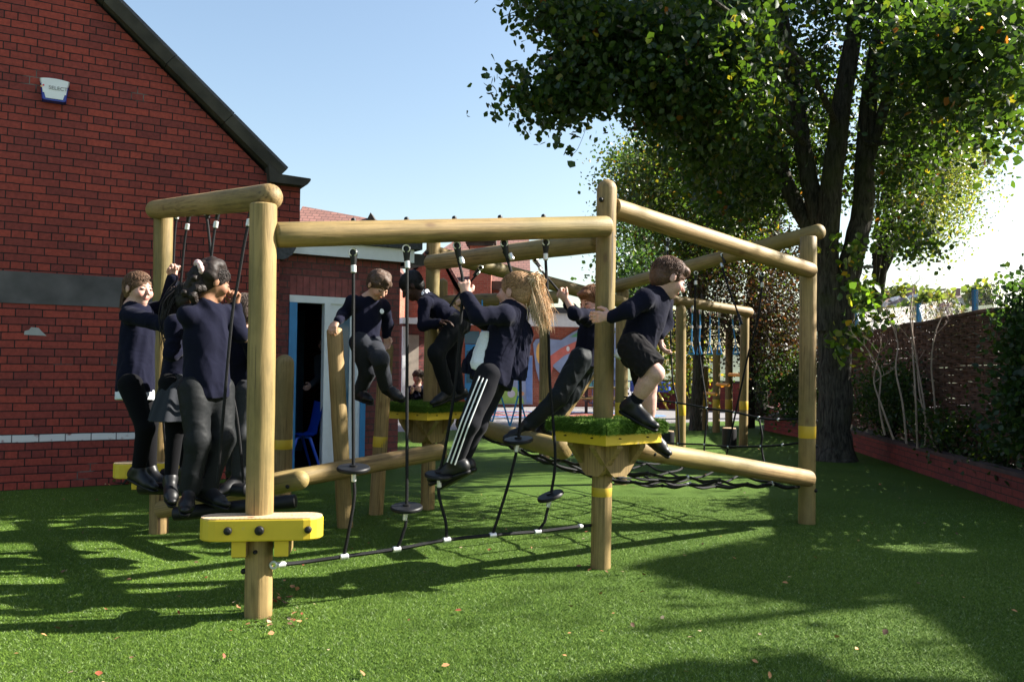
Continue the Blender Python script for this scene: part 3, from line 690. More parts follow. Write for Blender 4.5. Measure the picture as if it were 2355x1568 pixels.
# turf platforms
def platform(c, zt, side, yaw, Yname=None):
    h = side/2; Mx = Matrix.Translation(V((c.x, c.y, 0))) @ Matrix.Rotation(yaw, 4, 'Z')
    sq = [(-h,-h),(h,-h),(h,h),(-h,h)]
    rim = MB().prism(sq, zt-0.13, zt-0.055, 0, Mx, bev=0.003).build('platform', M_yellow, CF)
    e = h+0.022; n = 8; rr = 0.03; pl = []
    for cx_, cy_, a0_ in ((e-rr,-e+rr,-90),(e-rr,e-rr,0),(-e+rr,e-rr,90),(-e+rr,-e+rr,180)):
        for i in range(5): a = R(a0_+i*22.5); pl.append((cx_+rr*math.cos(a), cy_+rr*math.sin(a)))
    pad = MB().prism(pl, zt-0.055, zt, 0, Mx, bev=0.012).build('turf_pad', M_turf, rim)
    # pile on top and hanging over the edge
    n1 = 16000; P = np.zeros((n1, 3)); P[:, :2] = RNG.uniform(-e, e, (n1, 2)); P[:, 2] = zt-0.002
    n2 = 26000; t = RNG.uniform(0, 4, n2); s_ = t.astype(int); u = (t-s_)*2-1; Q = np.zeros((n2, 3))
    Q[:, 0] = np.where(s_ == 0, u*e, np.where(s_ == 1, e, np.where(s_ == 2, -u*e, -e))); Q[:, 1] = np.where(s_ == 0, -e, np.where(s_ == 1, u*e, np.where(s_ == 2, e, -u*e)))
    Q[:, 2] = zt-RNG.uniform(0.0, 0.06, n2)
    nrm = np.stack([np.where(s_ == 1, 1, np.where(s_ == 3, -1, 0)), np.where(s_ == 0, -1, np.where(s_ == 2, 1, 0)), np.zeros(n2)], -1)
    v1 = np.empty((n1+n2, 3, 3)); PP = np.concatenate([P, Q])
    tip = np.concatenate([np.tile([0,0,.017],(n1,1))+RNG.normal(0,.006,(n1,3)), nrm*0.016+np.array([0,0,-.008])+RNG.normal(0,.006,(n2,3))])
    sd_ = RNG.normal(0, 1, (n1+n2, 3)); sd_ /= np.linalg.norm(sd_, axis=1)[:, None]; sd_ *= 0.0022
    v1[:,0] = PP-sd_; v1[:,1] = PP+sd_; v1[:,2] = PP+tip
    M3 = np.array(Mx)[:3,:3]; v1 = v1.reshape(-1,3) @ M3.T + np.array(Mx)[:3,3]
    cc = np.array((0.035,0.085,0.008))+(np.array((0.17,0.28,0.04))-np.array((0.035,0.085,0.008)))*RNG.uniform(0,1,(n1+n2,1))**1.3
    npmesh('turf_fibres', v1, np.arange(len(v1)).reshape(-1,3), M_blade, rim, colors=np.repeat(cc,3,0))['kind'] = 'stuff'
    # gusset brackets under each side
    for k in range(4):
        Mk = Mx @ Matrix.Rotation(k*math.pi/2, 4, 'Z')
        for off in (-0.062, 0.03):
            pass
        pl2 = [(-h*0.9,zt-0.133),(h*0.9,zt-0.133),(h*0.9,zt-0.15),(0.08,zt-0.31),(0.05,zt-0.33),(-0.05,zt-0.33),(-0.08,zt-0.31),(-h*0.9,zt-0.15)]
        mb = MB(); y0 = -0.075; n_ = len(pl2)
        mb.add([(x, y0-0.045, z) for x, z in pl2]+[(x, y0, z) for x, z in pl2], [tuple(range(n_)), tuple(range(2*n_-1,n_-1,-1))]+[(i,i+n_,(i+1)%n_+n_,(i+1)%n_) for i in range(n_)])
        o = mb.build('bracket', M_yellow if False else M_wood, rim, Mk)
    for x_ in (-0.3, 0.25):
        cap(Mx @ V((x_*side*0.9, -h, zt-0.09)), Mx.to_3x3() @ V((0,-1,0)), .004, rim)
        cap(Mx @ V((-h, x_*side*0.9, zt-0.09)), Mx.to_3x3() @ V((-1,0,0)), .004, rim)
    return rim
zB = hz(1396, 966, B.y); zE = hz(985, 927, E.y)
platform(V((B.x+0.03, B.y, 0)), zB, 0.47, R(38)); platform(V((E.x-0.02, E.y, 0)), zE, 0.47, R(52))

# ropes
def rope(pts, r=0.0085, name='rope', parent=None, mat=None, n=6):
    return MB().tube(spline(pts, n), r, 8).build(name, mat or M_rope, parent or CF, None, True)
def ferrule(p, d, parent, r=0.0145, l=0.04, mat=None):
    p = V(p); d = V(d).normalized(); return MB().lathe([(r*.7,-l/2),(r,-l/2+.004),(r,l/2-.004),(r*.7,l/2)], 12).build('ferrule', mat or M_alu, parent, frame(p, p+d), True)
def eye(p, d, parent, s=1.0):
    """black moulded thimble with a steel ring, hung at p and running along d"""
    p = V(p); d = V(d).normalized()
    e = MB().lathe([(.006,0),(.02*s,.01),(.021*s,.03),(.017*s,.06),(.013*s,.09),(.011*s,.105)], 12).build('thimble', M_bolt, parent, frame(p, p+d), True)
    x = d.orthogonal().normalized(); y = d.cross(x); pts = [p+d*0.02+(y*math.cos(a)*0+x*0)+V((0.019*s*math.cos(a), -0.0, 0.019*s*math.sin(a))) for a in [i*math.pi/6 for i in range(13)]]
    MB().tube([q+V((0,-0.014,0)) for q in pts], .005*s, 6).build('ring', M_steel, e, None, True)
    return e
def disc(c, nrm, r, parent):
    return MB().lathe([(.01,-.012),(r*.9,-.012),(r,-.006),(r,.004),(r*.94,.01),(.02,.012),(.02,.02),(.001,.02)], 28).build('foot_disc', M_rubber, parent, frame(c, V(c)+V(nrm)), True)
def Yab(px): t = (px-594)/(1381-594); s_ = 1/(1/A.y+(1/B.y-1/A.y)*t); return s_-0.03
lr_z = []
specs = [  # top, waypoints, disc, bottom on the low rope
 (813,570,[(813,620),(812,850)],(813,1077,0.02,.085),[(814,1150)],(791,1278)),
 (935,562,[(936,620),(936,900)],(935,1167,0.0,.085),[(927,1225)],(912,1262)),
 (1050,555,[(1058,612),(1064,655),(1058,760),(1045,900),(1022,1040)],(1010,1092,0.05,.08),[(1010,1140),(1025,1200)],(1027,1240)),
 (1158,550,[(1168,600),(1182,660),(1194,800),(1197,930)],(1192,1012,-0.08,.085),[(1178,1080),(1158,1150)],(1133,1228)),
 (1255,548,[(1255,600),(1260,700),(1265,880),(1277,1050)],(1266,1140,-0.35,.08),[(1257,1180),(1252,1200)],(1236,1222))]
for tx, ty, wps, dc, below, bt_ in specs:
    Yt = Yab(tx); Yb_ = Yab(bt_[0]); sag = 0.0
    allp = [(tx, ty)]+wps; y1 = ty
    def yy(py): f = (py-ty)/(bt_[1]-ty); return Yt+(Yb_-Yt)*f
    top = at(tx, ty+2, Yt)
    P_ = [at(tx, ty+28, Yt)]+[at(x, y, yy(y)) for x, y in wps]+[at(dc[0], dc[1], yy(dc[1]))]+[at(x, y, yy(y)) for x, y in below]+[at(bt_[0], bt_[1], Yb_)]
    o = rope(P_); eye(top, P_[1]-top, o, 1.0)
    d_ = (P_[1]-P_[0]).normalized(); ferrule(top+d_*0.105, d_, o, .015, .042)
    cD = at(dc[0], dc[1], yy(dc[1])); disc(cD, V((dc[2], -0.12, 1)), dc[3], o)
    dn = (P_[-1]-cD).normalized() if not below else (at(below[0][0], below[0][1], yy(below[0][1]))-cD).normalized()
    ferrule(cD+dn*0.045, dn, o, .013, .045)
low = [at(640,1298,A.y-0.02), at(700,1292,Yab(700)), at(791,1279,Yab(791)), at(912,1262,Yab(912)), at(1027,1241,Yab(1027)), at(1133,1230,Yab(1133)), at(1236,1222,Yab(1236)), at(1310,1213,Yab(1310)), at(1358,1207,B.y-0.03)]
lo_ = rope(low, 0.0105)
for k in (2,3,4,5,6): ferrule(low[k], low[k+1]-low[k-1], lo_, .016, .045)
ferrule(low[0]+(low[1]-low[0])*0.1, low[1]-low[0], lo_, .015, .045); ferrule(low[-1]+(low[-2]-low[-1])*0.5, low[1]-low[0], lo_, .015, .035)
MB().tube([low[0]+V((0.016*math.cos(a)-0.02,-.01,0.016*math.sin(a))) for a in [i*math.pi/6 for i in range(13)]], .006, 8).build('eye_bolt', M_alu, lo_, None, True)
# AD ropes
def Yad(px): t = (px-617)/(375-617); return 1/(1/A.y+(1/D_.y-1/A.y)*t)
for (tx, ty), wp, ends in (((407,472),[(402,540),(399,620),(404,665),(411,712)],(411,712)),
                           ((431,500),[(424,560),(410,700),(388,770),(372,880),(384,1080)],None),
                           ((473,462),[(478,520),(486,590),(500,700),(520,840),(545,960),(560,1110)],None),
                           ((497,495),[(492,540),(485,600),(470,760),(440,1000),(430,1095)],None),
                           ((573,490),[(562,560),(545,660),(537,700),(525,820),(500,1110)],None)):
    Yt = Yad(tx) - (0.075 if (tx in (407,473)) else -0.06)
    P_ = [at(tx, ty+(18 if ty > 480 else 22), Yt)]+[at(x, y, Yt+ (0.12 if tx == 431 else 0.03)*(y-ty)/600) for x, y in wp]
    o = rope(P_); d_ = (P_[1]-P_[0]).normalized()
    if ty < 480: eye(at(tx, ty, Yt), d_, o, 1.1)
    else: MB().lathe([(.006,0),(.015,.01),(.012,.07)],10).build('thimble', M_bolt, o, frame(P_[0]-d_*0.09, P_[0]), True)
    ferrule(P_[0]+d_*0.01, d_, o, .0145, .042)
# side rope strands seen behind: E-B beam to the leaning boy, and E
o = rope([at(1229,600,6.1), at(1250,628,6.05), at(1290,676,6.0), at(1300,700,6.0)], .0085); d_ = V((.6,0,-.75)); eye(at(1227,594,6.1), d_, o, .9); ferrule(at(1243,620,6.06), d_, o, .013, .035)
o = rope([at(1108,618,6.6), at(1080,650,6.6), at(1050,682,6.6), at(1035,705,6.62)], .0085); eye(at(1109,612,6.6), V((-.6,0,-.7)), o, .9); ferrule(at(1099,628,6.6), V((-.7,0,-.7)), o, .013, .035)
# C-F net
def Ycf(px): t = (px-1855)/(1427-1855); return 1/(1/C.y+(1/F.y-1/C.y)*t)
def rp(pts, r=.0095, ff=Ycf, name='net_rope', balls=True):
    P_ = [at(x, y, ff(x)) for x, y in pts]; o = rope(P_, r, name); return o, P_
nodes = []
for pts in (((1432,912),(1490,918),(1556,926),(1625,938),(1690,948),(1745,960),(1790,965),(1840,963)),
            ((1432,1005),(1500,1015),(1560,1020),(1620,1022),(1675,1027),(1750,1026),(1800,1023),(1840,1018))):
    o, P_ = rp(pts, .009); nodes.append((o, P_))
    for k in (2,3,4,5,6): MB().ball(P_[k], .0135, 10).build('clamp', M_alu, o, None, True)
for pts, tp in ((((1535,572),(1540,700),(1546,860),(1557,926),(1562,1022),(1566,1075)),1),(((1600,650),(1599,720),(1612,840),(1625,938),(1620,1022),(1620,1068)),1),
            (((1660,610),(1672,650),(1690,700),(1706,745)),1),(((1753,655),(1742,740),(1722,810),(1692,948),(1675,1027),(1666,1072)),1),
            (((1745,960),(1753,1000),(1751,1026),(1760,1075),(1769,1113)),0)):
    o, P_ = rp(pts, .0085)
    if tp: eye(P_[0]+V((0,0,.11)), P_[1]-P_[0], o, .9); ferrule(P_[0], P_[1]-P_[0], o, .0145, .042)
    if pts[0][0] == 1660: MB().tube([P_[-2]+(P_[-1]-P_[-2])*.5, P_[-1]], .013, 10).build('rope_end', M_bolt, o, None, True)
# sagging cargo net between the low logs
q00 = at(1078, 990, 6.85); q10 = at(1410, 1078, 5.35); q11 = at(1840, 1122, 6.62); q01 = at(1440, 1035, 8.4)
def NP(u, v, jx=0.0):
    p = q00*(1-u)*(1-v)+q10*u*(1-v)+q11*u*v+q01*(1-u)*v; p.z -= 0.15*(4*u*(1-u))*(4*v*(1-v))+0.07*math.sin(math.pi*u)*(1-v)*.6; return p
NU, NV = 7, 6; mb0 = None
grid = [[NP(i/NU, j/NV)+V((random.uniform(-.02,.02),random.uniform(-.02,.02),random.uniform(-.012,.012))) for j in range(NV+1)] for i in range(NU+1)]
first = None
def netrope(P_):
    Q = []
    for a_, b_ in zip(P_[:-1], P_[1:]): Q += [a_, (a_+b_)/2-V((0,0,0.02))]
    return rope(Q+[P_[-1]], .0098, 'net_rope', n=3)
for i in range(NU+1):
    o = netrope(grid[i])
    for j in range(NV+1): MB().ball(grid[i][j], .016, 8).build('clamp', M_bolt if (i+j)%3 else M_alu, o, None, True)
for j in range(NV+1): netrope([grid[i][j] for i in range(NU+1)])

# ------------------------------------------------------------------ stepping posts by the door
for bx, by, tx, ty, wpx, dome, bnd, lab in ((648,1148,655,815,43,1,(1032,1010),'short upright stepping post with yellow band left of the open door'),
        (795,1212,769,752,36,.5,None,'tall leaning stepping post under the boy\'s right hand, no yellow band'),
        (864,1182,889,788,33,.5,(1027,1003),'upright stepping post with yellow band under the boy\'s left hand')):
    b = G(bx, by); t = at(tx, ty, b.y); t = V((t.x, t.y, t.z)); r = wpx/2/S(b.y)
    rt = empty('timber_post', b, lab, 'post', 'free-standing stepping posts')
    o = log('pole', b-V((0,0,.05)), t, r, rt, dome=(0,dome))
    if bnd: band(o, b, t, r, hz(bx, bnd[0], b.y), hz(bx, bnd[1], b.y))

# ------------------------------------------------------------------ rings frame and pull-up bars
RF = empty('ring_frame', G(1640,1030), 'timber frame with six blue rope rings behind the climbing frame on the right', 'ring frame')
b = G(1565,1034); t = at(1566,700,b.y); r1o = log('post', b-V((0,0,.05)), t, .078, RF); band(r1o, b, t, .078, hz(1565,955,b.y), hz(1565,928,b.y))
b2 = G(1709,1025); t2 = at(1713,722,b2.y); r2o = log('post', b2-V((0,0,.05)), t2, .07, RF); band(r2o, b2, t2, .07, hz(1709,942,b2.y), hz(1709,922,b2.y))
log('beam', at(1545,690,b.y-.02), at(1728,719,b2.y-.02), .08, RF, dome=(.1,.5))
for k, (px, lean) in enumerate(((1592,-2),(1611,-3),(1634,-2),(1653,1),(1683,9),(1700,8))):
    Yk = b.y+(b2.y-b.y)*k/5+.12; tp = at(px, 700+k*4, Yk); m1 = at(px+lean*.4, 752, Yk); m2 = at(px+lean, 790, Yk); l_ = at(px+lean-6, 814, Yk); r_ = at(px+lean+6, 814, Yk)
    o = MB().tube([tp, m1, m2], .011, 8).tube([m2, l_], .01, 8).tube([m2, r_], .01, 8).build('ring_rope', M_blue_rope, RF, None, True)
    MB().tube([l_, r_], .014, 8).build('handle', M_blue_rope, o, None, True)
    MB().lathe([(.015,0),(.024,.02),(.024,.1),(.014,.13)],10).build('swivel', M_steel, o, frame(tp, m1), True)
    for p_ in (m1, m2): ferrule(p_, m2-m1, o, .018, .05)
PB = empty('pull_up_bars', G(1640,990), 'row of three stepped timber posts joined by orange bars, behind the blue rings', 'exercise bars')
pp = []
for bx, by, ty, wpx in ((1620,988,842,17),(1647,994,803,17),(1676,982,752,17)):
    b = G(bx, by); t = at(bx+1, ty, b.y); r = wpx/2/S(b.y); o = log('post', b-V((0,0,.05)), t, r, PB, dome=(0,.3)); band(o, b, t, r, hz(bx,940,b.y), hz(bx,918,b.y)); pp.append(b)
for (x0, x1, y0) in ((1621,1647,904),(1649,1676,883),(1677,1706,861)):
    MB().tube([at(x0,y0,14.0), at(x1,y0+2,13.7)], .028, 10).build('bar', M_orange, PB, None, True)
for px, py, tp, wpx, lab in ((1681,1032,985,33,'round black stump with pale wooden top in front of the right ring post'),(1537,1040,992,34,'round black stump with pale top, half hidden behind the turf platform')):
    b = G(px, py); b.y += .1; r = wpx/2/S(b.y); z = hz(px, tp, b.y); rt = empty('stump', b, lab, 'stump', 'black stepping stumps')
    o = MB().lathe([(r,0),(r,z-.02),(r*.97,z)],20).build('sleeve', M_rubber, rt, Matrix.Translation(b), True); MB().lathe([(r*.9,z),(r*.9,z+.01),(.001,z+.012)],20).build('wood_top', M_woodtop, rt, Matrix.Translation(b))
# leaning ramp log behind the net
o = log('leaning_log', at(1393,790,8.6), at(1268,972,8.0), .1, None, dome=(.3,.3)); tag(o, 'pale smooth log leaning at an angle behind the boy in shiny trousers', 'log')
# blue rope bridge far behind
TB = empty('rope_bridge', G(1130,1060), 'far timber frame with blue v-shaped rope slings, behind the blonde girl', 'rope bridge')
b = G(1252,1060); t = at(1253,690,b.y); o = log('post', b-V((0,0,.05)), t, .072, TB); band(o, b, t, .074, hz(1252,965,b.y), hz(1252,920,b.y))
b3 = G(1016,1052); t3 = at(1018,640,b3.y); log('post', b3-V((0,0,.05)), t3, .07, TB)
log('beam', at(1012,694,b3.y), at(1284,683,b.y-.02), .085, TB, dome=(.2,.1))
for tx, yv in ((1109,905),(1151,905),(1193,905)):
    Yk = 10.7; tp = at(tx, 690, Yk); v0 = at(tx, yv, Yk); l_ = at(tx-22, 975+(tx-1109)*.15, Yk); r_ = at(tx+24, 982+(tx-1109)*.15, Yk)
    o = MB().tube([tp, v0], .011, 8).tube([v0, l_], .011, 8).tube([v0, r_], .011, 8).build('blue_sling', M_blue_rope, TB, None, True)
    ferrule(v0, V((0,0,1)), o, .02, .06)
    for q in (l_, r_): MB().ball(q, .028, 8).build('clamp', M_bolt, o, None, True)
mb = MB(); mb.tube(spline([at(1085,972,10.7), at(1130,985,10.7), at(1175,992,10.7), at(1218,990,10.7)],6), .016, 8); mb.build('foot_rope', M_rope, TB, None, True)

# ------------------------------------------------------------------ fallen leaves and litter on the turf
def litter():
    n = 260; u = RNG.uniform(0,1,n); Y = 2.2*(13/2.2)**u; X = RNG.uniform(-.7,.7,n)*Y
    Cn = np.stack([X, Y, np.full(n,.022)],-1)
    for c, k in (((A.x+.1,A.y-.12),26),((-1.2,4.3),30),((B.x,B.y-.1),8)):
        e = np.tile([c[0],c[1],.022],(k,1)); e[:,:2] += RNG.normal(0,.1,(k,2)); Cn = np.concatenate([Cn,e])
    o = leaves('fallen_leaves', Cn, 0.027, None, [(0.35,0.17,0.07,4),(0.2,0.05,0.02,2),(0.4,0.3,0.18,1.5),(0.12,0.06,0.03,2)], up=3.0, mat=attrmat('dry_leaf',.7,40,.1))
    tag(o, 'scattered dry orange and brown leaves on the artificial turf', 'leaves', kind='stuff')
litter()

# ================================================================== RIGHT SIDE: planter, fence, shrubs, trees
pl_b = [G(2900,1340), G(2355,1170), G(2150,1100), G(1955,1034), V((5.3,15.5,0)), V((5.2,17.2,0)), G(1800,975), G(1765,962)]
def ribbon(name, path, h, th, mat, parent=None, top=None, z0=0.0, tiltmat=None):
    mb = MB(); u = 0; mo = MB()
    for a_, b_ in zip(path[:-1], path[1:]):
        Mx = frame2(a_, b_); Ln = (V(b_)-V(a_)).length
        mb.box((0,0,z0),(Ln,th,z0+h),0,Mx)
        if top: mo.box((-.01,-.02,z0+h),(Ln+.01,th+.02,z0+h+.03),0,Mx)
    return mb, mo
def frame2(a_, b_):
    d = V(b_)-V(a_); d.z = 0; d.normalize(); return Matrix.Translation(V((a_[0],a_[1],0))) @ Matrix(((d.x,-d.y,0,0),(d.y,d.x,0,0),(0,0,1,0),(0,0,0,1)))
PL = empty('planter_wall', pl_b[1], 'low red brick planter wall along the right edge of the turf', 'wall')
for a_, b_ in zip(pl_b[:-1], pl_b[1:]):
    Mx = frame2(a_, b_); Ln = (V(b_)-V(a_)).length; th = -0.11
    MB().box((0,min(0,th),-.05),(Ln,max(0,th),.27)).build('wall', M_brick_pl, PL, Mx)
    MB().box((-.005,min(-.012,th-.012),.27),(Ln+.005,max(.012,th+.012),.31)).build('capping', plain('dark_capping',(.07,.04,.04),.8,.3,6), PL, Mx)
mb = MB(); off = V((.1,.05,.2)); pts = [p+V((.06,.02,0)) for p in pl_b]; far = [V((12,2,0)),V((12,6,0)),V((12,9,0)),V((13,13,0)),V((13,16,0)),V((13,18,0)),V((13,20,0)),V((12,24,0))]
n = len(pts); mb.add([(p.x,p.y,.24) for p in pts]+[(p.x,p.y,.24) for p in far], [(i,i+1,n+i+1,n+i) for i in range(n-1)])
tag(mb.build('planting_bed', M_earth), kind='structure')
# willow hurdle fence
f0 = at(2560,640,6.3); f1 = at(2300,672,9.3); f2 = at(1960,740,15.5); f3 = at(1880,755,19)
WF = empty('willow_fence', V((f1.x,f1.y,0)), 'tall woven willow hurdle fence behind the planting bed', 'fence')
def weave(a_, b_, h):
    Mx = frame2(a_, b_); d = V(b_)-V(a_); d.z = 0; Ln = d.length; n = int(Ln/0.24); mb = MB(); mp = MB()
    for i in range(n+1): x = i*Ln/n; mp.tube([(x,0,0.1),(x+random.uniform(-.01,.01),0,h+random.uniform(-.02,.04))], .014, 6)
    rows = int(h/0.026)
    for j in range(rows):
        z = 0.12+j*(h-.12)/rows; pts = []
        ph = (j//2)%2
        for i in range(n+1):
            pts.append((i*Ln/n, (0.022 if (i+ph)%2 else -0.022), z+random.uniform(-.008,.008)))
        mb.tube(pts, .0165, 5)
    mb.build('weave', M_willow, WF, Mx); mp.build('stakes', M_willow, WF, Mx)
    MB().tube([(0,0,h+.01)]+[(i*Ln/12,random.uniform(-.02,.02),h+random.uniform(-.01,.03)) for i in range(1,12)]+[(Ln,0,h+.01)], .035, 6).build('top_rail', M_willow, WF, Mx)
M_willow = plain('woven_willow', (0.11,0.055,0.04), 0.75, 0.6, 12, 0.5)
weave(f0, f1, 1.90); weave(f1, f2, 1.91); weave(f2, f3, 1.92)
# chain-link fence with blue posts on the bank behind
CL = empty('chain_link_fence', (7,12,0), 'chain link fence with blue posts above the willow fence', 'fence')
cp = [(1970,735,712,17.5),(2113,732,698,13.5),(2242,722,666,10.8),(2420,700,600,8.2)]
tops = []
for px, yb, yt, Y in cp:
    b = at(px, yb, Y); t = at(px, yt, Y); mbp = MB().bbox((-.03,-.03,0),(.03,.03,t.z),.006); mbp.build('fence_post', M_bluepaint, CL, Matrix.Translation((t.x,t.y,0))); tops.append(V((t.x,t.y,t.z)))
M_wire = plain('wire', (.35,.35,.36), .5, .1, metal=.5)
mb = MB()
for a_, b_ in zip(tops[:-1], tops[1:]):
    Ln = (b_-a_).length
    for zz in (0.0,-.5): mb.tube([a_+V((0,0,zz-.03)), b_+V((0,0,zz-.03))], .003, 4)
    n = int(Ln/.07)
    for i in range(n):
        for s_ in (0, 1):
            p0_ = a_.lerp(b_, i/n); p1_ = a_.lerp(b_, min(1,max(0,(i+ (14 if s_ == 0 else -14))/n))); mb.tube([p0_+V((0,0,-.03)), p1_+V((0,0,-1.0))], .0016, 3)
mb.build('mesh', M_wire, CL)

def tree(name, base, label, cat, trunkpts, limbs, crowns, pal, leaf=0.06, per=60, sig=.28, bark=None, group=None, lmat=None, droop=.4):
    rt = empty(name, V((base[0],base[1],0)), label, cat, group); bark = bark or M_bark
    mb = MB()
    for pts, rr in trunkpts: 
        q = spline(pts, 6); m = len(q); rad = [rr[0]+(rr[1]-rr[0])*(i/(m-1))**.8 for i in range(m)]
        mb.tube([p+V((random.uniform(-1,1),random.uniform(-1,1),0))*rad[i]*.08 for i, p in enumerate(q)], rad, 14)
    mb.build('trunk', bark, rt, None, True)
    if limbs:
        mb = MB()
        for pts, rr in limbs: q = spline(pts, 5); m = len(q); mb.tube(q, [rr[0]+(rr[1]-rr[0])*i/(m-1) for i in range(m)], 6)
        mb.build('limbs', bark, rt, None, True)
    C_ = prune(clumpcloud(crowns, per, sig, .9))
    leaves('crown', C_, leaf, rt, pal, mat=lmat, droop=droop)
    return rt
def inell(c, r, n, gap=None):
    out = []
    while len(out) < n:
        d = RNG.uniform(-1,1,3)
        if d@d > 1: continue
        out.append(np.array(c)+d*np.array(r))
    return out
def screencl(cx, cy, r, Y0, Y1, n, ry=None):
    out = []
    for _ in range(n):
        a = RNG.uniform(0,2*np.pi); q = math.sqrt(RNG.uniform(0,1)); out.append(np.array(at(cx+r*q*math.cos(a), cy+(ry or r)*q*math.sin(a), RNG.uniform(Y0,Y1))))
    return out
# main tree ------------------------------------------------
mb_ = G(1917,1058); YT = mb_.y
def T(px, py, dy=0.0): return at(px, py, YT+dy)
trunks = [([V((mb_.x,YT,-.1)), T(1917,990), T(1920,850), T(1918,700,.05)],(.26,.21)),
          ([V((mb_.x+.0,YT-.02,-.1)), T(1915,1030)],(.33,.25)),
          ([T(1905,760), T(1900,640), T(1905,500,-.1), T(1925,330,-.2), T(1950,150,-.3), T(1985,-60,-.4), T(2000,-300,-.4)],(.2,.09)),
          ([T(1905,640), T(1880,500,.1), T(1845,330,.2), T(1825,180,.2), T(1790,0,.3), T(1760,-250,.3)],(.15,.08)),
          ([T(1925,800), T(1945,650), T(1985,480), T(1990,330,.1), T(2015,120,.1), T(2060,-150,.1)],(.2,.09)),
          ([T(1987,400), T(2020,290), T(2065,150,-.2), T(2130,-50,-.3)],(.1,.05)),
          ([T(1890,560), T(1830,470,.4), T(1770,300,.6), T(1755,100,.8), T(1750,-100,.8)],(.13,.08))]
limbs = [([T(1850,330), at(1700,200,9.5), at(1550,120,8.6), at(1420,60,8.0)],(.05,.012)), ([T(1930,300), at(1850,150,9.5), at(1720,60,8.0), at(1600,-30,7.5)],(.05,.012)),
         ([T(1830,180), at(1650,60,9.5), at(1450,-20,8.5)],(.05,.012)), ([T(2000,200), at(2120,120,9.5), at(2250,60,8.2), at(2380,60,7.5)],(.05,.012)),
         ([T(1990,330), at(2100,330,10.5), at(2180,350,10)],(.04,.01)), ([T(1780,200), at(1650,260,11), at(1500,280,10.5)],(.05,.012))]
cl = []
cl += screencl(1920,90,330,7.5,13.5,210,130) + screencl(1700,190,230,8,13.5,200,110) + screencl(1860,350,230,11.6,14,80,130)
cl += screencl(1440,60,110,8,10,55,60) + screencl(1340,70,60,8,9,22,50) + screencl(1290,20,60,8,9,12,22) + screencl(1235,5,35,8.2,8.8,4,10)
cl += screencl(1330,180,55,8.2,9,22,42) + screencl(1270,235,55,8.2,8.8,15,22) + screencl(1195,215,25,8.3,8.6,4,14) + screencl(1400,190,50,8.2,9.2,14,50) + screencl(1500,150,80,8,10,40,90)
cl += screencl(2000,180,300,8.5,12,70,190) + screencl(1620,110,180,8,11,90,120) + screencl(2200,200,130,9,12,50,130) + screencl(1770,420,120,10,13,50,120)
cl += screencl(1540,260,60,8.5,10,18,50) + screencl(1630,330,70,9,11,26,60)
cl += screencl(2150,110,160,8,12,90,100) + screencl(2080,330,90,10,13,50,110) + screencl(2080,520,70,11,13,22,60) + screencl(1700,430,110,11,14,60,90)
cl += inell((3.6,10.2,8.6),(5.2,3.6,3.4),700)
def px_(c):
    q = CR.transposed() @ (V(c)-V((0,0,CAMH))); return q.x/-q.z*FPX+IW/2, -q.y/-q.z*FPX+IH/2
cl = [c for c in cl if not (1745 < px_(c)[0] < 2075 and 40 < px_(c)[1] < 900 and c[1] < YT+.3 and random.random() < .93)]
tree('lime_tree', mb_, 'large multi-stemmed tree with grey trunk and drooping leafy crown', 'tree', trunks, limbs, cl, PAL_G, leaf=.074, per=72, sig=.16, droop=.9)
# hanging twig with few leaves over the sky
tw = spline([at(1352,235,8.3),at(1355,270,8.3),at(1330,340,8.3),at(1310,360,8.3)],6)
RTm = [o for o in COL.objects if o.name.startswith('lime_tree')][0]
MB().tube(tw,.003,4).tube([at(1150,42,8.4),at(1190,25,8.4),at(1260,0,8.4)],.004,4).build('twig', M_bark_d, RTm)
leaves('twig_leaves', np.concatenate([clumpcloud([at(1353,242,8.3)],7,.04),clumpcloud([at(1305,355,8.3)],9,.05),clumpcloud([at(1160,40,8.4),at(1180,30,8.4)],5,.04)]), .085, RTm, PAL_G, droop=.8)
# epicormic shoots with big backlit leaves on the trunk
ep = screencl(1965,790,45,10.6,11.2,16,45)+screencl(2000,700,50,10.4,11,14,60)+screencl(1950,600,35,10.8,11.3,12,90)+screencl(2045,735,26,10.4,10.8,3,14)
TS = leaves('trunk_shoots', clumpcloud(ep,9,.09), .1, RTm, [(.08,.15,.02,4),(.2,.22,.03,1.5),(.04,.08,.02,4),(.4,.26,.02,.4)], droop=.3); TS['kind'] = 'stuff'
MB().tube([T(1950,780,-.3),at(2000,740,10.7),at(2065,728,10.5)],.008,5).tube([T(1945,770,-.3),at(1990,700,10.7),at(2045,685,10.5)],.008,5).build('shoot_stem', M_bark, RTm)

# second tree further right-back (pale birch), mid left tree masses
def simple_tree(name, bx, Y, label, cl, pal, leaf, per, sig, r=.14, top=None, bark=None, droop=.5, group=None):
    p = at(bx, 845, Y); p.z = 0; tz = top or max(c[2] for c in cl)-.5
    cx_ = np.mean([c[0] for c in cl]); cy_ = np.mean([c[1] for c in cl])
    tp = [V((p.x,p.y,-.1)), V((p.x+random.uniform(-.1,.1),p.y,tz*.35)), V((p.x*.5+cx_*.5,p.y*.5+cy_*.5,tz*.7)), V((cx_,cy_,tz))]
    lb = [([V((p.x,p.y,tz*random.uniform(.3,.6))), V((p.x*.5+c[0]*.5,p.y*.5+c[1]*.5,c[2]*.5+tz*.28)), V(c)],(r*.35,.01)) for c in [cl[i] for i in RNG.choice(len(cl), min(10,len(cl)), False)]]
    return tree(name, p, label, 'tree', [(tp,(r,r*.35))], lb, cl, pal, leaf, per, sig, bark, group, droop=droop)
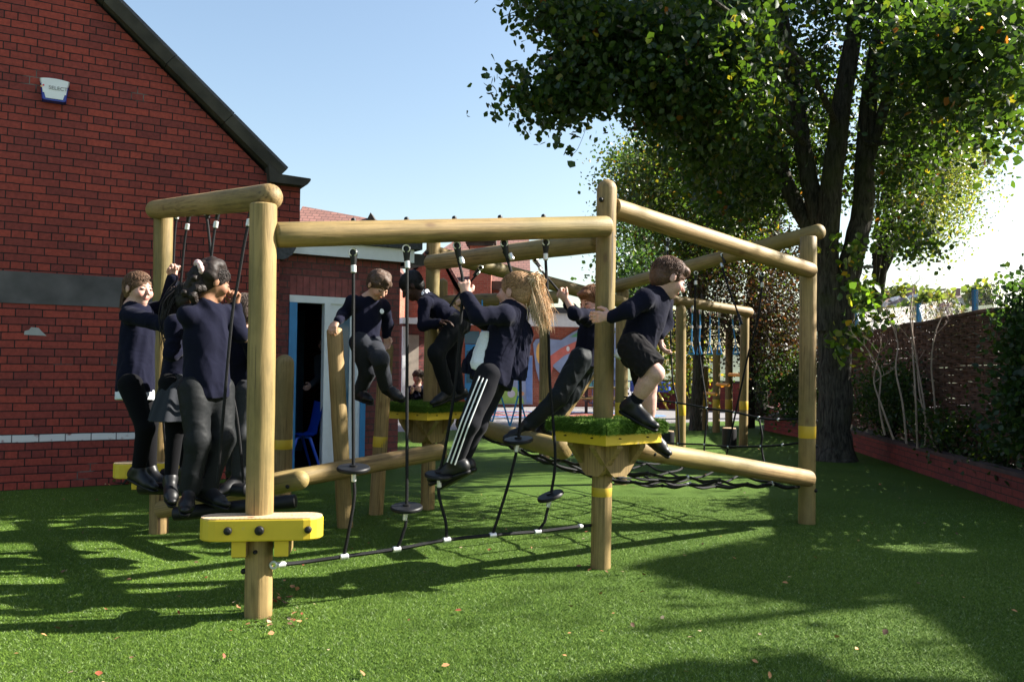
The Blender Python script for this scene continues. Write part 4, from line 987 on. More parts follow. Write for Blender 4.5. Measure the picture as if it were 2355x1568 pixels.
simple_tree('birch_tree', 2010, 19, 'pale drooping birch behind the large tree trunk on the right', screencl(2130,400,110,17,21,170,150)+screencl(2080,250,90,17,21,50,80)+screencl(2170,350,70,17,20,30,60), PAL_B, .062, 120, .36, bark=M_bark_d, droop=1.5)
simple_tree('yellowing_tree', 1600, 17, 'bushy green tree turning yellow behind the ring frame', screencl(1600,440,150,15,19,110,110)+screencl(1500,420,70,15,17,36,80)+screencl(1640,560,110,15,18,60,70), PAL_Y2, .066, 120, .3)
simple_tree('evergreen_tree', 1470, 24, 'dark evergreen tree at the left edge of the far tree belt', screencl(1480,540,70,22,26,60,110)+screencl(1460,380,45,22,24,24,40)+screencl(1470,640,60,20,24,30,50), PAL_D, .1, 90, .4, bark=M_bark_d)
simple_tree('copper_tree', 1720, 18, 'dark copper-red tree behind the rings', screencl(1720,640,130,15,20,120,110)+screencl(1790,780,70,16,19,50,60)+screencl(1640,760,60,17,20,24,60), PAL_R, .055, 130, .34, bark=M_bark_d)
simple_tree('hazel_tree', 1580, 21, 'light green shrubby tree seen between the boy and the ring post', screencl(1580,800,55,19,22,36,80)+screencl(1490,760,40,22,25,14,60), PAL_Y, .09, 70, .3)
p_ = G(1745,962); tree('dark_trunk_tree', p_, 'dark-trunked tree standing on the turf edge left of the large tree', 'tree', [([V((p_.x,p_.y,-.1)), at(1742,860,p_.y), at(1750,720,p_.y), at(1775,560,p_.y+.3), at(1790,380,p_.y+.3), at(1800,100,p_.y)],(.28,.12)),([at(1750,740,p_.y),at(1725,600,p_.y),at(1700,420,p_.y+.5)],(.12,.05))], [], screencl(1760,330,130,15.5,19,90,130), PAL_G, .09, 70, .35, M_bark_d)
# trees just out of frame on the right: crowns reach into the top right corner and shade the lawn
near = screencl(2330,60,110,7.2,8.6,46,110)+screencl(2300,190,80,7.6,8.6,22,60)+screencl(2340,300,30,7.6,8.2,6,45)
tree('overhanging_tree', (8.6,8.0), 'leafy tree leaning in over the top right corner', 'tree', [([V((8.6,8,-.1)),V((8.4,8,2)),V((8,8,5)),V((7.4,8,8))],(.2,.08))], [([V((8.2,8,4)),V((6.5,7.8,5)),V((5.0,7.6,5.0))],(.06,.01)),([V((8.2,8,3)),V((6.5,7.5,4)),V((5.2,7.6,4.2))],(.05,.01))],
     near+inell((8.9,7.3,5.2),(2.3,1.7,2.2),320), PAL_G, .085, 60, .24)
simple_tree('boundary_tree', 4200, 7.4, 'tall leafy tree standing beyond the right edge of the frame', inell((11.8,6.3,6.0),(2.6,2.0,2.6),380), PAL_G, .1, 60, .3)
simple_tree('corner_tree', 5200, 4.2, 'broad leafy tree beyond the right edge, nearest the camera', inell((9.2,4.0,4.3),(2.2,1.3,1.8),260), PAL_G, .1, 60, .26)
simple_tree('garden_tree', 3300, 11, 'dense tree behind the fence beyond the right edge', inell((11.5,11.5,5.5),(2.4,2.4,2.6),300), PAL_G, .1, 60, .3)

simple_tree('gable_shade_tree', 3000, 12.5, 'very tall unseen tree added beyond the right edge to shade the brick gable', inell((9.2,11.4,12.3),(3.4,3.0,4.8),430), PAL_G, .17, 60, .34)  # unseen tree, added to keep the brick gable evenly in shade
# shrubs in the bed
def shrub(name, label, cl, pal, leaf=.045, per=80, sig=.16, cat='shrub', group=None):
    c = np.mean(np.array(cl),0); rt = empty(name, (c[0],c[1],.24), label, cat, group)
    mb = MB()
    for i in RNG.choice(len(cl), min(12,len(cl)), False): mb.tube([V((c[0],c[1],.2)), V((c[0]*.4+cl[i][0]*.6,c[1]*.4+cl[i][1]*.6,cl[i][2]*.6)), V(cl[i])], [.02,.012,.005], 5)
    mb.build('stems', M_bark_d, rt); leaves('foliage', clumpcloud(cl, per, sig), leaf, rt, pal); return rt
shrub('laurel_hedge', 'dark dense evergreen shrub at the right edge, covering the willow fence', screencl(2400,785,50,7.9,8.6,60,105)+screencl(2392,940,52,7.7,8.4,60,105)+screencl(2450,850,60,7.6,8.6,40,180)+screencl(2362,700,20,8,8.5,6,20), PAL_D, .06, 70, .16)
shrub('round_shrub', 'rounded dark green shrub beside the large tree trunk', screencl(2030,925,55,11.6,13,46,65)+screencl(2080,900,40,11.2,12.2,20,60), PAL_D, .045, 80, .15)
shrub('bay_shrub', 'dark shrub behind the curved planter wall, left of the large trunk', screencl(1810,880,50,16,18.5,50,60)+screencl(1850,930,40,15,17,24,30), PAL_D, .06, 80, .2)
shrub('ground_ivy', 'low leafy ivy behind the planter wall near the right edge', screencl(2190,1000,55,9.4,10.2,16,20)+screencl(2290,1050,40,8.6,9.3,12,22)+screencl(2130,960,40,10,10.8,8,24), PAL_G, .05, 50, .12)
# bare stems
def stems():
    rt = empty('bare_shrub', G(2120,1040)+V((.4,0,.24)), 'tall leafless pale-stemmed shrub in front of the willow fence', 'shrub'); Y = 9.9
    Sx = [[(2085,1020),(2076,930),(2060,850),(2065,790),(2050,745)],[(2110,1030),(2105,900),(2098,790),(2100,720)],[(2127,1025),(2128,950),(2108,830),(2095,740),(2098,680)],[(2155,1040),(2150,930),(2142,840),(2150,770),(2165,730)],[(2055,1010),(2030,940),(2010,880),(2015,840)],[(2150,1030),(2120,930),(2110,860)],[(2035,1000),(2022,930),(2025,860),(2005,820)]]
    mb = MB()
    def grow(p, d, ln, r, k):
        q = p+d*ln; mb.tube([p, p.lerp(q,.5)+V((random.uniform(-1,1),random.uniform(-1,1),0))*ln*.06, q], [r,r*.8,r*.6], 5)
        if k > 0:
            for _ in range(random.choice((2,3))):
                nd = (d+V((random.uniform(-.8,.8),random.uniform(-.8,.8),random.uniform(-.1,.5)))).normalized(); grow(q, nd, ln*random.uniform(.5,.8), r*.6, k-1)
    for s_ in Sx:
        pts = spline([at(x,y,Y+random.uniform(-.1,.1)) for x, y in s_],5); mb.tube(pts, [.013-.007*i/len(pts) for i in range(len(pts))], 6)
        grow(pts[-1], (pts[-1]-pts[-3]).normalized(), .16, .006, 3)
        grow(pts[-6], (pts[-1]-pts[-6]+V((random.uniform(-.3,.3),0,0))).normalized(), .14, .005, 2)
    mb.build('branches', plain('pale_stem',(.32,.24,.19),.8,.2,10), rt, None, True)
stems()
# grass tuft against the brick wall foot
shrub('wall_weeds', 'small weeds and leaves at the foot of the brick gable', [np.array(WMx @ V((u,-.04,.03))) for u in (1.0,1.12,1.2,1.3,1.5)], [(.05,.09,.02,3),(.3,.12,.06,2)], .03, 8, .04, 'weeds')

# ================================================================== DISTANCE
def house(px0, px1, ytop, yeave, ybase, Y, wallc, roofc, label, gables=True, chim=((.3),(.8))):
    p0 = at(px0, ybase, Y); p1 = at(px1, ybase, Y); w_ = p1.x-p0.x; ze = hz(px0,yeave,Y); zt = hz(px0,ytop,Y); z0 = min(p0.z, ze-2)-6; dpt = 8
    rt = empty('house', (p0.x,Y,z0), label, 'house', 'houses on the far hill'); mw = plain('render', wallc, .8, .05); mr = plain('far_roof', roofc, .8, .15)
    MB().box((p0.x,Y,z0),(p1.x,Y+dpt,ze)).build('wall', mw, rt)
    mb = MB(); a = .25*w_ if gables else 0
    mb.add([(p0.x-.3,Y-.3,ze),(p1.x+.3,Y-.3,ze),(p1.x+.3,Y+dpt,ze),(p0.x-.3,Y+dpt,ze),(p0.x+a*.8,Y+dpt/2,zt),(p1.x-a*.8,Y+dpt/2,zt)],[(0,1,5,4),(1,2,5),(2,3,4,5),(3,0,4),(0,3,2,1)]); rf = mb.build('roof', mr, rt)
    if gables:
        for gx in (p0.x+.14*w_, p1.x-.14*w_):
            h = .14*w_; MB().add([(gx-h,Y-1.5,z0),(gx+h,Y-1.5,z0),(gx+h,Y-1.5,ze),(gx,Y-1.5,ze+(zt-ze)*.9),(gx-h,Y-1.5,ze),(gx-h,Y+2,z0),(gx+h,Y+2,z0),(gx+h,Y+2,ze),(gx,Y+2,ze+(zt-ze)*.9),(gx-h,Y+2,ze)],[(0,1,2,3,4),(0,4,9,5),(1,6,7,2),(2,7,8,3),(4,3,8,9)]).build('gable', mw, rt)
    for c_ in chim: MB().box((p0.x+w_*c_-.5,Y+3,zt-.5),(p0.x+w_*c_+.5,Y+4,zt+1.2)).build('chimney', mr, rf)
    for k in range(4):
        x = p0.x+w_*(.12+.25*k); MB().box((x-.5,Y-(1.56 if gables and k in (0,3) else .06),ze-2.2),(x+.5,Y-(1.5 if gables and k in (0,3) else .0)+.02,ze-1)).build('window', M_dark, rt)
house(2012,2068,680,694,712,150,(.6,.6,.62),(.2,.12,.11),'white rendered house left of the blue fence post on the hill')
house(2092,2178,675,692,706,140,(.6,.58,.6),(.19,.12,.12),'wide pale semi-detached house in the middle of the far hill')
house(2195,2290,674,684,700,150,(.5,.48,.48),(.2,.14,.13),'low brown-roofed house partly hidden by the blue fence post', False)
house(1985,2045,742,758,790,70,(.5,.46,.44),(.33,.17,.14),'red-roofed house below the hill, seen beside the tree trunk', False)
house(2140,2230,715,730,760,95,(.45,.42,.42),(.25,.15,.14),'brown house on the lower slope behind the chain link', False)
for cx_, cy_, r_, n_, Y, lab in ((2078,680,20,26,160,'tall pale tree behind the white house on the hill'),(2000,690,22,24,155,'dark round tree left of the white hill house'),(2255,682,20,24,140,'rounded tree behind the right blue fence post'),(2145,712,40,30,110,'broad hedge-like tree below the wide pale house')):
    simple_tree('hill_tree', cx_, Y, lab, screencl(cx_,cy_,r_,Y-2,Y+2,n_,r_*.7), PAL_B, .9, 40, .9, r=.4, group='trees on the far hill')
shrub('hillside_scrub', 'rough scrub covering the lower slope behind the chain link fence', screencl(2120,752,190,60,100,90,7), [(.03,.04,.02,4),(.055,.05,.04,4),(.09,.06,.06,2)], .45, 40, .8)
# lamp pole
b = at(2015,900,28); b.z = 0
rt = empty('lamp_post', b, 'slim dark street lamp column rising behind the willow fence', 'lamp post'); MB().tube([b, V((b.x,b.y,hz(2015,617,28)))], [.08,.05], 10).build('column', M_felt, rt); MB().box((b.x-.5,b.y-.08,hz(2015,617,28)),(b.x+.05,b.y+.08,hz(2015,617,28)+.08)).build('lamp_head', M_felt, rt)

# far school buildings ------------------------------------------------
def block(px0, px1, Y0, Y1, ztop, name, label, mat=M_brick_far, depth=6):
    a_ = at(px0, 845, Y0); b_ = at(px1, 845, Y1); a_.z = b_.z = 0; Mx = frame2(a_, b_); Ln = (b_-a_).length
    rt = empty(name, a_, label, 'building'); MB().box((0,0,-.05),(Ln,depth,ztop)).build('wall', mat, rt, Mx); return rt, Mx, Ln
Yf = G(1300,935).y
rt, Mx, Ln = block(1015, 1440, Yf-.6, Yf+.4, hz(1300,752,Yf), 'classroom_block', 'flat-roofed sunlit brick classroom block with white fascia at the far side of the playground')
zt = hz(1300,752,Yf); z1 = hz(1300,722,Yf)
MB().box((-.3,-.4,zt),(Ln+.3,6,z1)).build('fascia', M_white, rt, Mx); MB().box((-.5,-.5,z1),(Ln+.5,6.2,z1+.18)).build('flat_roof', M_felt, rt, Mx)
def onF(px, py): return onplane(px, py, Mx @ V((0,0,0)), Mx.to_3x3() @ V((0,-1,0)))
inv = Mx.inverted()
def rect(name, px0, px1, py0, py1, mat, th=.05, par=None, mm=0.0):
    p = inv @ onF(px0, py1); q = inv @ onF(px1, py0); return MB().box((p.x,-th-mm,p.z),(q.x,-mm+.0,q.z)).build(name, mat, par or rt, Mx)
for px0, px1, py0, py1 in ((1068,1102,762,920),):
    o = rect('door', px0, px1, py0+30, py1, M_bluepaint, .06)
    rect('pane', px0+4, px1-4, py0+45, py1-40, mg, .012, o, .062)
    rect('window', px0, px1, py0, py0+28, mg, .04)
for px0, px1 in ((1120,1140),(1010,1030)): 
    o = rect('window', px0, px1, 765, 810, M_white, .05); rect('pane', px0+3, px1-3, 770, 805, mg, .012, o, .052)
# murals
def mural(name, label, outline_, shapes):
    th = .04; pts = [inv @ onF(*p) for p in outline_]; r = empty(name, Mx @ V((pts[0].x,-th,0)), label, 'mural')
    def slab(pl, y0, y1, mat, nm, par):
        n = len(pl); area = sum(pl[i].x*pl[(i+1)%n].z-pl[(i+1)%n].x*pl[i].z for i in range(n))
        if area < 0: pl = pl[::-1]
        return MB().add([(p.x,y0,p.z) for p in pl]+[(p.x,y1,p.z) for p in pl], [tuple(range(n)), tuple(range(2*n-1,n-1,-1))]+[(i,i+n,(i+1)%n+n,(i+1)%n) for i in range(n)]).build(nm, mat, par, Mx)
    bd = slab(pts, -.065, -.02, plain('mural_ground',(.25,.32,.5),.5,.15,3), 'board', r)
    for k, (c, pl) in enumerate(shapes): slab([inv @ onF(*p) for p in pl], -.068-.003*k, -.0655-.003*k, plain('mural_paint',c,.5,.12,6), 'painted_shape', bd)
def circ(cx, cy, rx, ry, n=16): return [(cx+rx*math.cos(a*2*math.pi/n), cy+ry*math.sin(a*2*math.pi/n)) for a in range(n)]
mural('curved_mural', 'curvy painted mural board with red, orange and green shapes on the far brick wall',
      [(1225,790),(1232,780),(1250,778),(1290,782),(1315,765),(1345,750),(1385,745),(1420,745),(1420,860),(1340,880),(1300,870),(1258,830),(1262,880),(1256,890),(1242,886),(1232,850)],
      [((.75,.45,.12),circ(1243,812,11,26)),((.6,.16,.13),[(1258,862),(1262,820),(1290,800),(1330,782),(1380,790),(1380,806),(1335,800),(1296,818),(1272,838),(1266,866)]),((.12,.38,.2),[(1310,775),(1340,756),(1385,752),(1385,768),(1340,775)]),((.12,.4,.3),circ(1325,820,14,16)),((.7,.7,.72),circ(1305,802,4,6,8)),((.1,.35,.35),circ(1248,868,7,16))])
mural('blue_mural', 'rectangular blue mural with green hill and yellow sun behind the blonde girl',
      [(1135,800),(1224,818),(1224,930),(1135,930)], [((.3,.5,.12),[(1137,928),(1137,905),(1160,888),(1185,890),(1200,912),(1205,928)]),((.5,.5,.6),circ(1175,905,9,9)),((.6,.3,.15),circ(1199,905,6,5)),((.14,.25,.55),[(1206,822),(1222,822),(1222,926),(1210,926)])])
mural('teal_mural', 'teal mural panel just left of the tall middle post', [(1345,860),(1440,840),(1440,892),(1345,892)], [((.1,.35,.35),[(1350,866),(1380,860),(1380,888),(1350,888)])])
# tiled gabled school hall
def hall():
    Y = 30; p = at(955, 845, Y); p.z = 0; rt = empty('school_hall', p, 'sunlit brick school hall with tiled roof and tall square chimney', 'building')
    x0 = at(935,845,Y).x; x1 = at(1190,845,Y+6).x; ze = hz(1000,648,Y); zr = hz(960,520,Y+5)
    MB().box((x0,Y,-.05),(x1,Y+10,ze)).build('wall', M_brick_far, rt)
    rf = MB().add([(x0-.4,Y-.4,ze),(x1+.4,Y-.4,ze),(x1+.4,Y+5,zr),(x0+2.2,Y+5,zr),(x0-.4,Y+10,ze),(x1+.4,Y+10,ze)],[(0,1,2,3),(3,2,5,4),(0,3,4)]).build('roof', M_tile, rt)
    MB().box((x0-.5,Y-.5,ze-.3),(x1+.5,Y-.38,ze)).build('gutter', M_stone, rt)
    # gabled cross wing in front
    g = [at(905,745,Y-4), at(1062,745,Y-4)]; gx0 = at(925,845,Y-4).x; gx1 = at(1040,845,Y-4).x; mid = (gx0+gx1)/2+.2; zg = hz(990,556,Y-4); ze2 = hz(990,655,Y-4)
    MB().add([(gx0,Y-4,-.05),(gx1,Y-4,-.05),(gx1,Y-4,ze2),(mid,Y-4,zg-.2),(gx0,Y-4,ze2),(gx0,Y,-.05),(gx1,Y,-.05),(gx1,Y,ze2),(mid,Y,zg-.2),(gx0,Y,ze2)],[(0,1,2,3,4),(0,4,9,5),(1,6,7,2)]).build('wing_wall', M_brick_far, rt)
    MB().add([(gx0-.3,Y-4.3,ze2-.1),(mid,Y-4.3,zg),(mid,Y+3,zg),(gx0-.3,Y+3,ze2-.1),(gx1+.3,Y-4.3,ze2-.1),(gx1+.3,Y+3,ze2-.1),(gx0-.3,Y-4.3,ze2-.25),(mid,Y-4.3,zg-.16),(gx1+.3,Y-4.3,ze2-.25)],[(0,1,2,3),(1,4,5,2),(0,6,7,1),(1,7,8,4)]).build('wing_roof', M_tile, rt)
    c0 = at(1077,845,Y-1); c1_ = at(1127,845,Y-1); zc = hz(1100,562,Y-1)
    ch = MB().box((c0.x,Y-1,0),(c1_.x,Y,zc)).build('chimney', M_brick_far, rt)
    MB().box((c0.x-.08,Y-1.08,zc-.05),(c1_.x+.08,Y+.08,zc+.08)).box((c0.x-.16,Y-1.16,zc+.08),(c1_.x+.16,Y+.16,zc+.26)).build('chimney_cap', M_stone, ch)
    MB().box((gx0+.4,Y-4.06,hz(960,740,Y-4)),(gx1-.5,Y-4.0+.02,hz(960,730,Y-4))).build('string_course', M_white, rt)
    MB().box((gx0+.9,Y-4.05,.0),(gx0+1.7,Y-4+.02,2.3)).build('door', plain('stone_door',(.3,.26,.2),.8), rt)
hall()
def backhall():
    Y = 22; p = at(780,845,Y); p.z = 0; rt = empty('tiled_hall', p, 'long building whose tiled ridge shows above the timber beam', 'building')
    x0 = at(600,845,Y).x; x1 = at(925,845,Y+3).x; zr = hz(690,489,Y+4); zr2 = hz(862,506,Y+4); ze = zr-2.6
    MB().box((x0,Y,-.05),(x1,Y+8,ze)).build('wall', M_brick_far, rt)
    MB().add([(x0,Y-.3,ze),(x1,Y-.3,ze),(at(862,845,Y+4).x,Y+4,zr2),(x0,Y+4,zr+.2),(x0,Y+8,ze),(x1,Y+8,ze)],[(0,1,2,3),(3,2,5,4),(1,5,2)]).build('roof', M_tile, rt)
    q = at(853,503,Y+3.9); MB().add([(q.x-.16,q.y-.2,q.z-.2),(q.x+.3,q.y-.2,q.z-.3),(q.x+.02,q.y-.2,q.z+.16),(q.x-.16,q.y+.4,q.z-.2),(q.x+.3,q.y+.4,q.z-.3),(q.x+.02,q.y+.4,q.z+.16)],[(0,1,2),(3,5,4),(0,2,5,3),(1,4,5,2),(0,3,4,1)]).build('ridge_gablet', M_stone, rt)
backhall()
# low store between extension and hall: dark entrance with white roof edge
rt2, Mx2, Ln2 = block(925, 1012, 20, 20.4, hz(965,745,20), 'porch_block', 'small dark brick porch with white roof edge beside the extension corner', M_brick_ext, 4)
MB().box((-.1,-.3,hz(965,745,20)),(Ln2+.2,4,hz(965,732,20))).build('fascia', M_white, rt2, Mx2); MB().box((.1,-.03,0),(1.0*.4,.02,2.0)).build('door', plain('pale_door',(.3,.25,.2),.7), rt2, Mx2)
MB().box((-.02,-.06,0),(.06,.0,2.2)).build('downpipe', M_white, rt2, Mx2)
# picnic bench
def bench(px, py, lab, nm='picnic_bench', top=M_wood):
    b = G(px, py); rt = empty(nm, b, lab, 'bench'); 
    MB().bbox((b.x-.7,b.y-.35,.68),(b.x+.7,b.y+.35,.73),.03).build('table_top', top, rt)
    for s_ in (-1,1):
        MB().bbox((b.x-.7,b.y+s_*.75-.13,.4),(b.x+.7,b.y+s_*.75+.13,.44),.03).build('seat', top, rt)
        MB().box((b.x+s_*.45-.04,b.y-.8,.33),(b.x+s_*.45+.04,b.y+.8,.4)).box((b.x+s_*.45-.035,b.y-.1,0),(b.x+s_*.45+.035,b.y+.1,.68)).build('leg_frame', M_felt, rt)
bench(1385, 950, 'timber picnic bench on the tarmac just left of the tall middle post')
# blue railing, table and low brick wall behind the right of the playground
lw0 = at(1490,845,27); lw1 = at(1790,845,24.5); lw0.z = lw1.z = 0; Mx3 = frame2(lw0, lw1); Ln3 = (lw1-lw0).length
rt3 = empty('boundary_wall', lw0, 'low shaded red brick wall behind the ring frame', 'wall'); MB().box((0,0,-.05),(Ln3,.25,.85)).build('wall', M_brick_pl, rt3, Mx3); MB().box((0,-.03,.85),(Ln3,.28,.92)).build('capping', M_stone, rt3, Mx3)
fb_ = G(1515,950); rt4 = empty('railing', fb_, 'dark blue bow-top railing beyond the tarmac behind the boy in shorts', 'railing')
mb = MB(); 
for i in range(26): mb.tube([(fb_.x-1.6+i*.14,fb_.y+3,0),(fb_.x-1.6+i*.14,fb_.y+3,.9)],.014,5)
mb.tube([(fb_.x-1.7,fb_.y+3,.86),(fb_.x+2.0,fb_.y+3,.86)],.02,6).tube([(fb_.x-1.7,fb_.y+3,.15),(fb_.x+2.0,fb_.y+3,.15)],.02,6); mb.build('bars', plain('navy_metal',(.02,.03,.1),.4), rt4)
rt5 = empty('play_table', G(1508,945)+V((0,1,0)), 'blue covered play table with yellow crossed legs behind the boy in shorts', 'table'); q = G(1508,945)+V((0,1,0))
MB().bbox((q.x-.6,q.y-.3,.55),(q.x+.6,q.y+.3,.85),.08).build('table_top', plain('blue_cover',(.02,.07,.35),.5), rt5)
MB().tube([(q.x-.5,q.y-.3,0),(q.x-.25,q.y-.3,.55)],.03,6).tube([(q.x+.5,q.y-.3,0),(q.x+.2,q.y-.3,.55)],.03,6).tube([(q.x-.05,q.y-.3,0),(q.x-.3,q.y-.3,.55)],.03,6).build('legs', plain('yellow_metal',(.6,.45,.05),.5), rt5)
# ================================================================== PEOPLE (signed-distance modelling, one skin surface per body)
class SDF:
    def __init__(s, h): s.h = h; s.pr = []; s.cut = []
    def cone(s, a, b, ra, rb, k=.015, flat=None, f=1.0):
        s.pr.append(('c', np.array(a,float), np.array(b,float), ra, rb, k, None if flat is None else np.array(V(flat).normalized()), f)); return s
    def ell(s, c, rad, X=None, k=.012, sub=False):
        s.pr.append(('s' if sub else 'e', np.array(c,float), np.array(rad,float), np.eye(3) if X is None else np.array(X), k)); return s
    def chain(s, pts, rs, k=.015, flat=None, f=1.0):
        for i in range(len(pts)-1): s.cone(pts[i], pts[i+1], rs[i], rs[i+1], k, flat, f)
        return s
    def plane(s, p, n): s.cut.append((np.array(p,float), np.array(V(n).normalized()))); return s     # removes the side n points to
    def mesh(s, disp=None, damp=0.0):
        h = s.h; lo = np.full(3, 1e9); hi = np.full(3, -1e9)
        for p in s.pr:
            if p[0] == 'c': q = [np.minimum(p[1],p[2])-max(p[3],p[4])*max(1,p[7]), np.maximum(p[1],p[2])+max(p[3],p[4])*max(1,p[7])]
            else: q = [p[1]-max(p[2]), p[1]+max(p[2])]
            if p[0] != 's': lo = np.minimum(lo, q[0]); hi = np.maximum(hi, q[1])
        lo -= 3*h+damp; hi += 3*h+damp; n = np.ceil((hi-lo)/h).astype(int)+1
        D_ = np.full(n, .08, np.float32); ax = [lo[i]+h*np.arange(n[i]) for i in range(3)]
        for p in s.pr:
            if p[0] == 'c': pl = np.minimum(p[1],p[2])-max(p[3],p[4])*max(1,p[7])-.05; ph = np.maximum(p[1],p[2])+max(p[3],p[4])*max(1,p[7])+.05
            else: pl = p[1]-max(p[2])-.05; ph = p[1]+max(p[2])+.05
            i0 = np.clip(np.floor((pl-lo)/h).astype(int), 0, n); i1 = np.clip(np.ceil((ph-lo)/h).astype(int), 0, n)
            if (i1 <= i0).any(): continue
            sl = tuple(slice(a,b) for a, b in zip(i0, i1))
            X_, Y_, Z_ = [ax[i][i0[i]:i1[i]].astype(np.float32) for i in range(3)]
            Px = X_[:,None,None]; Py = Y_[None,:,None]; Pz = Z_[None,None,:]
            if p[0] == 'c':
                _, a, b, ra, rb, k, fl, f = p; ab = b-a; L2 = max(ab@ab, 1e-9)
                qx, qy, qz = Px-a[0], Py-a[1], Pz-a[2]
                t = np.clip((qx*ab[0]+qy*ab[1]+qz*ab[2])/L2, 0, 1); ex = qx-t*ab[0]; ey = qy-t*ab[1]; ez = qz-t*ab[2]
                l2 = ex*ex+ey*ey+ez*ez
                if fl is not None: dd = ex*fl[0]+ey*fl[1]+ez*fl[2]; l2 = l2+dd*dd*(1/(f*f)-1)
                d = np.sqrt(np.maximum(l2,0))-(ra+(rb-ra)*t)
                if fl is not None and f < 1: d = d*(.5+.5*f)
            else:
                _, c, rad, X, k = p; q = [Px-c[0], Py-c[1], Pz-c[2]]
                u = [(q[0]*X[0][i]+q[1]*X[1][i]+q[2]*X[2][i]) for i in range(3)]
                k0 = np.sqrt(sum((u[i]/rad[i])**2 for i in range(3))); k1 = np.sqrt(sum((u[i]/rad[i]**2)**2 for i in range(3)))
                d = k0*(k0-1)/np.maximum(k1, 1e-6)
            cur = D_[sl]
            if p[0] == 's': d = -d; hh = np.maximum(k-np.abs(cur-d),0)/k; D_[sl] = np.maximum(cur,d)+hh*hh*k*.25
            else: hh = np.maximum(k-np.abs(cur-d),0)/k; D_[sl] = np.minimum(cur,d)-hh*hh*k*.25
        if disp is not None:
            m = np.abs(D_) < .03+damp; idx = np.nonzero(m); P = np.stack([ax[0][idx[0]],ax[1][idx[1]],ax[2][idx[2]]],-1); D_[m] += disp(P)
        for p, nn in s.cut:
            d = ((ax[0]-p[0])*nn[0])[:,None,None]+((ax[1]-p[1])*nn[1])[None,:,None]+((ax[2]-p[2])*nn[2])[None,None,:]; D_ = np.maximum(D_, d)
        # surface nets
        sg = D_ < 0; c8 = [(i,j,k) for i in (0,1) for j in (0,1) for k in (0,1)]
        sh = [sg[i:n[0]-1+i, j:n[1]-1+j, k:n[2]-1+k] for i,j,k in c8]
        an = sh[0].copy(); al = sh[0].copy()
        for q in sh[1:]: an |= q; al &= q
        mk = an & ~al; ci = np.argwhere(mk); idm = np.full(mk.shape, -1, np.int32); idm[mk] = np.arange(len(ci))
        vals = np.stack([D_[ci[:,0]+i, ci[:,1]+j, ci[:,2]+k] for i,j,k in c8], -1)
        acc = np.zeros((len(ci),3)); cnt = np.zeros(len(ci))
        for e0 in range(8):
            for e1 in range(e0+1, 8):
                df = np.array(c8[e1])-np.array(c8[e0])
                if np.abs(df).sum() != 1: continue
                a, b = vals[:,e0], vals[:,e1]; cr = (a < 0) != (b < 0); t = np.where(cr, a/np.where(cr, a-b, 1), 0)
                acc += cr[:,None]*(np.array(c8[e0])+t[:,None]*df); cnt += cr
        v = lo+h*(ci+acc/cnt[:,None]); F = []
        for axs in range(3):
            b, c = [(1,2),(2,0),(0,1)][axs]
            s0 = [slice(None)]*3; s1 = [slice(None)]*3; s0[axs] = slice(0,-1); s1[axs] = slice(1,None)
            A_ = sg[tuple(s0)]; B_ = sg[tuple(s1)]; cr = np.argwhere(A_ != B_)
            cr = cr[(cr[:,b] > 0) & (cr[:,c] > 0) & (cr[:,b] < n[b]-1) & (cr[:,c] < n[c]-1)]
            if not len(cr): continue
            fl = A_[cr[:,0],cr[:,1],cr[:,2]]
            def g(db, dc): q = cr.copy(); q[:,b] -= db; q[:,c] -= dc; return idm[q[:,0],q[:,1],q[:,2]]
            q = np.stack([g(1,1), g(0,1), g(0,0), g(1,0)], -1); q[~fl] = q[~fl][:, ::-1]; F.append(q)
        F = np.concatenate(F); F = F[(F >= 0).all(1)]
        return v, F
def fold(P, fr, amp, seed):
    r = np.random.default_rng(seed); o = np.zeros(len(P))
    for _ in range(4):
        k = r.normal(0,1,3)*fr; k2 = r.normal(0,1,3)*fr*1.7; o += np.sin(P@k+2.2*np.sin(P@k2*.7+r.uniform(0,6))+r.uniform(0,6))
    o = o/4; return amp*(np.abs(o)*2-.6)
M_skin = attrmat('skin', .6, 90, .05, .25, sss=.08)
M_cloth = attrmat('woven_cloth', .9, 260, .25, .06, sheen=.03, mult=(.85,1.15))
M_shiny = attrmat('shiny_cloth', .6, 120, .1, .1, mult=(.85,1.15))
M_shoe = attrmat('shoe_leather', .45, 120, .1, .3)
M_hair = attrmat('hair', .6, 200, .4, .25, mult=(.6,1.4))
NAVY = (.006,.0066,.016); BLACK = (.005,.005,.006); GREY = (.035,.036,.04); WHITE = (.62,.64,.68)
def unit(v): v = np.array(v,float); return v/np.linalg.norm(v)
def headframe(f, up=(0,0,1)):
    f = unit(f); r = unit(np.cross(f, unit(up))); u = np.cross(r, f); return r, f, u       # columns: right, forward, up
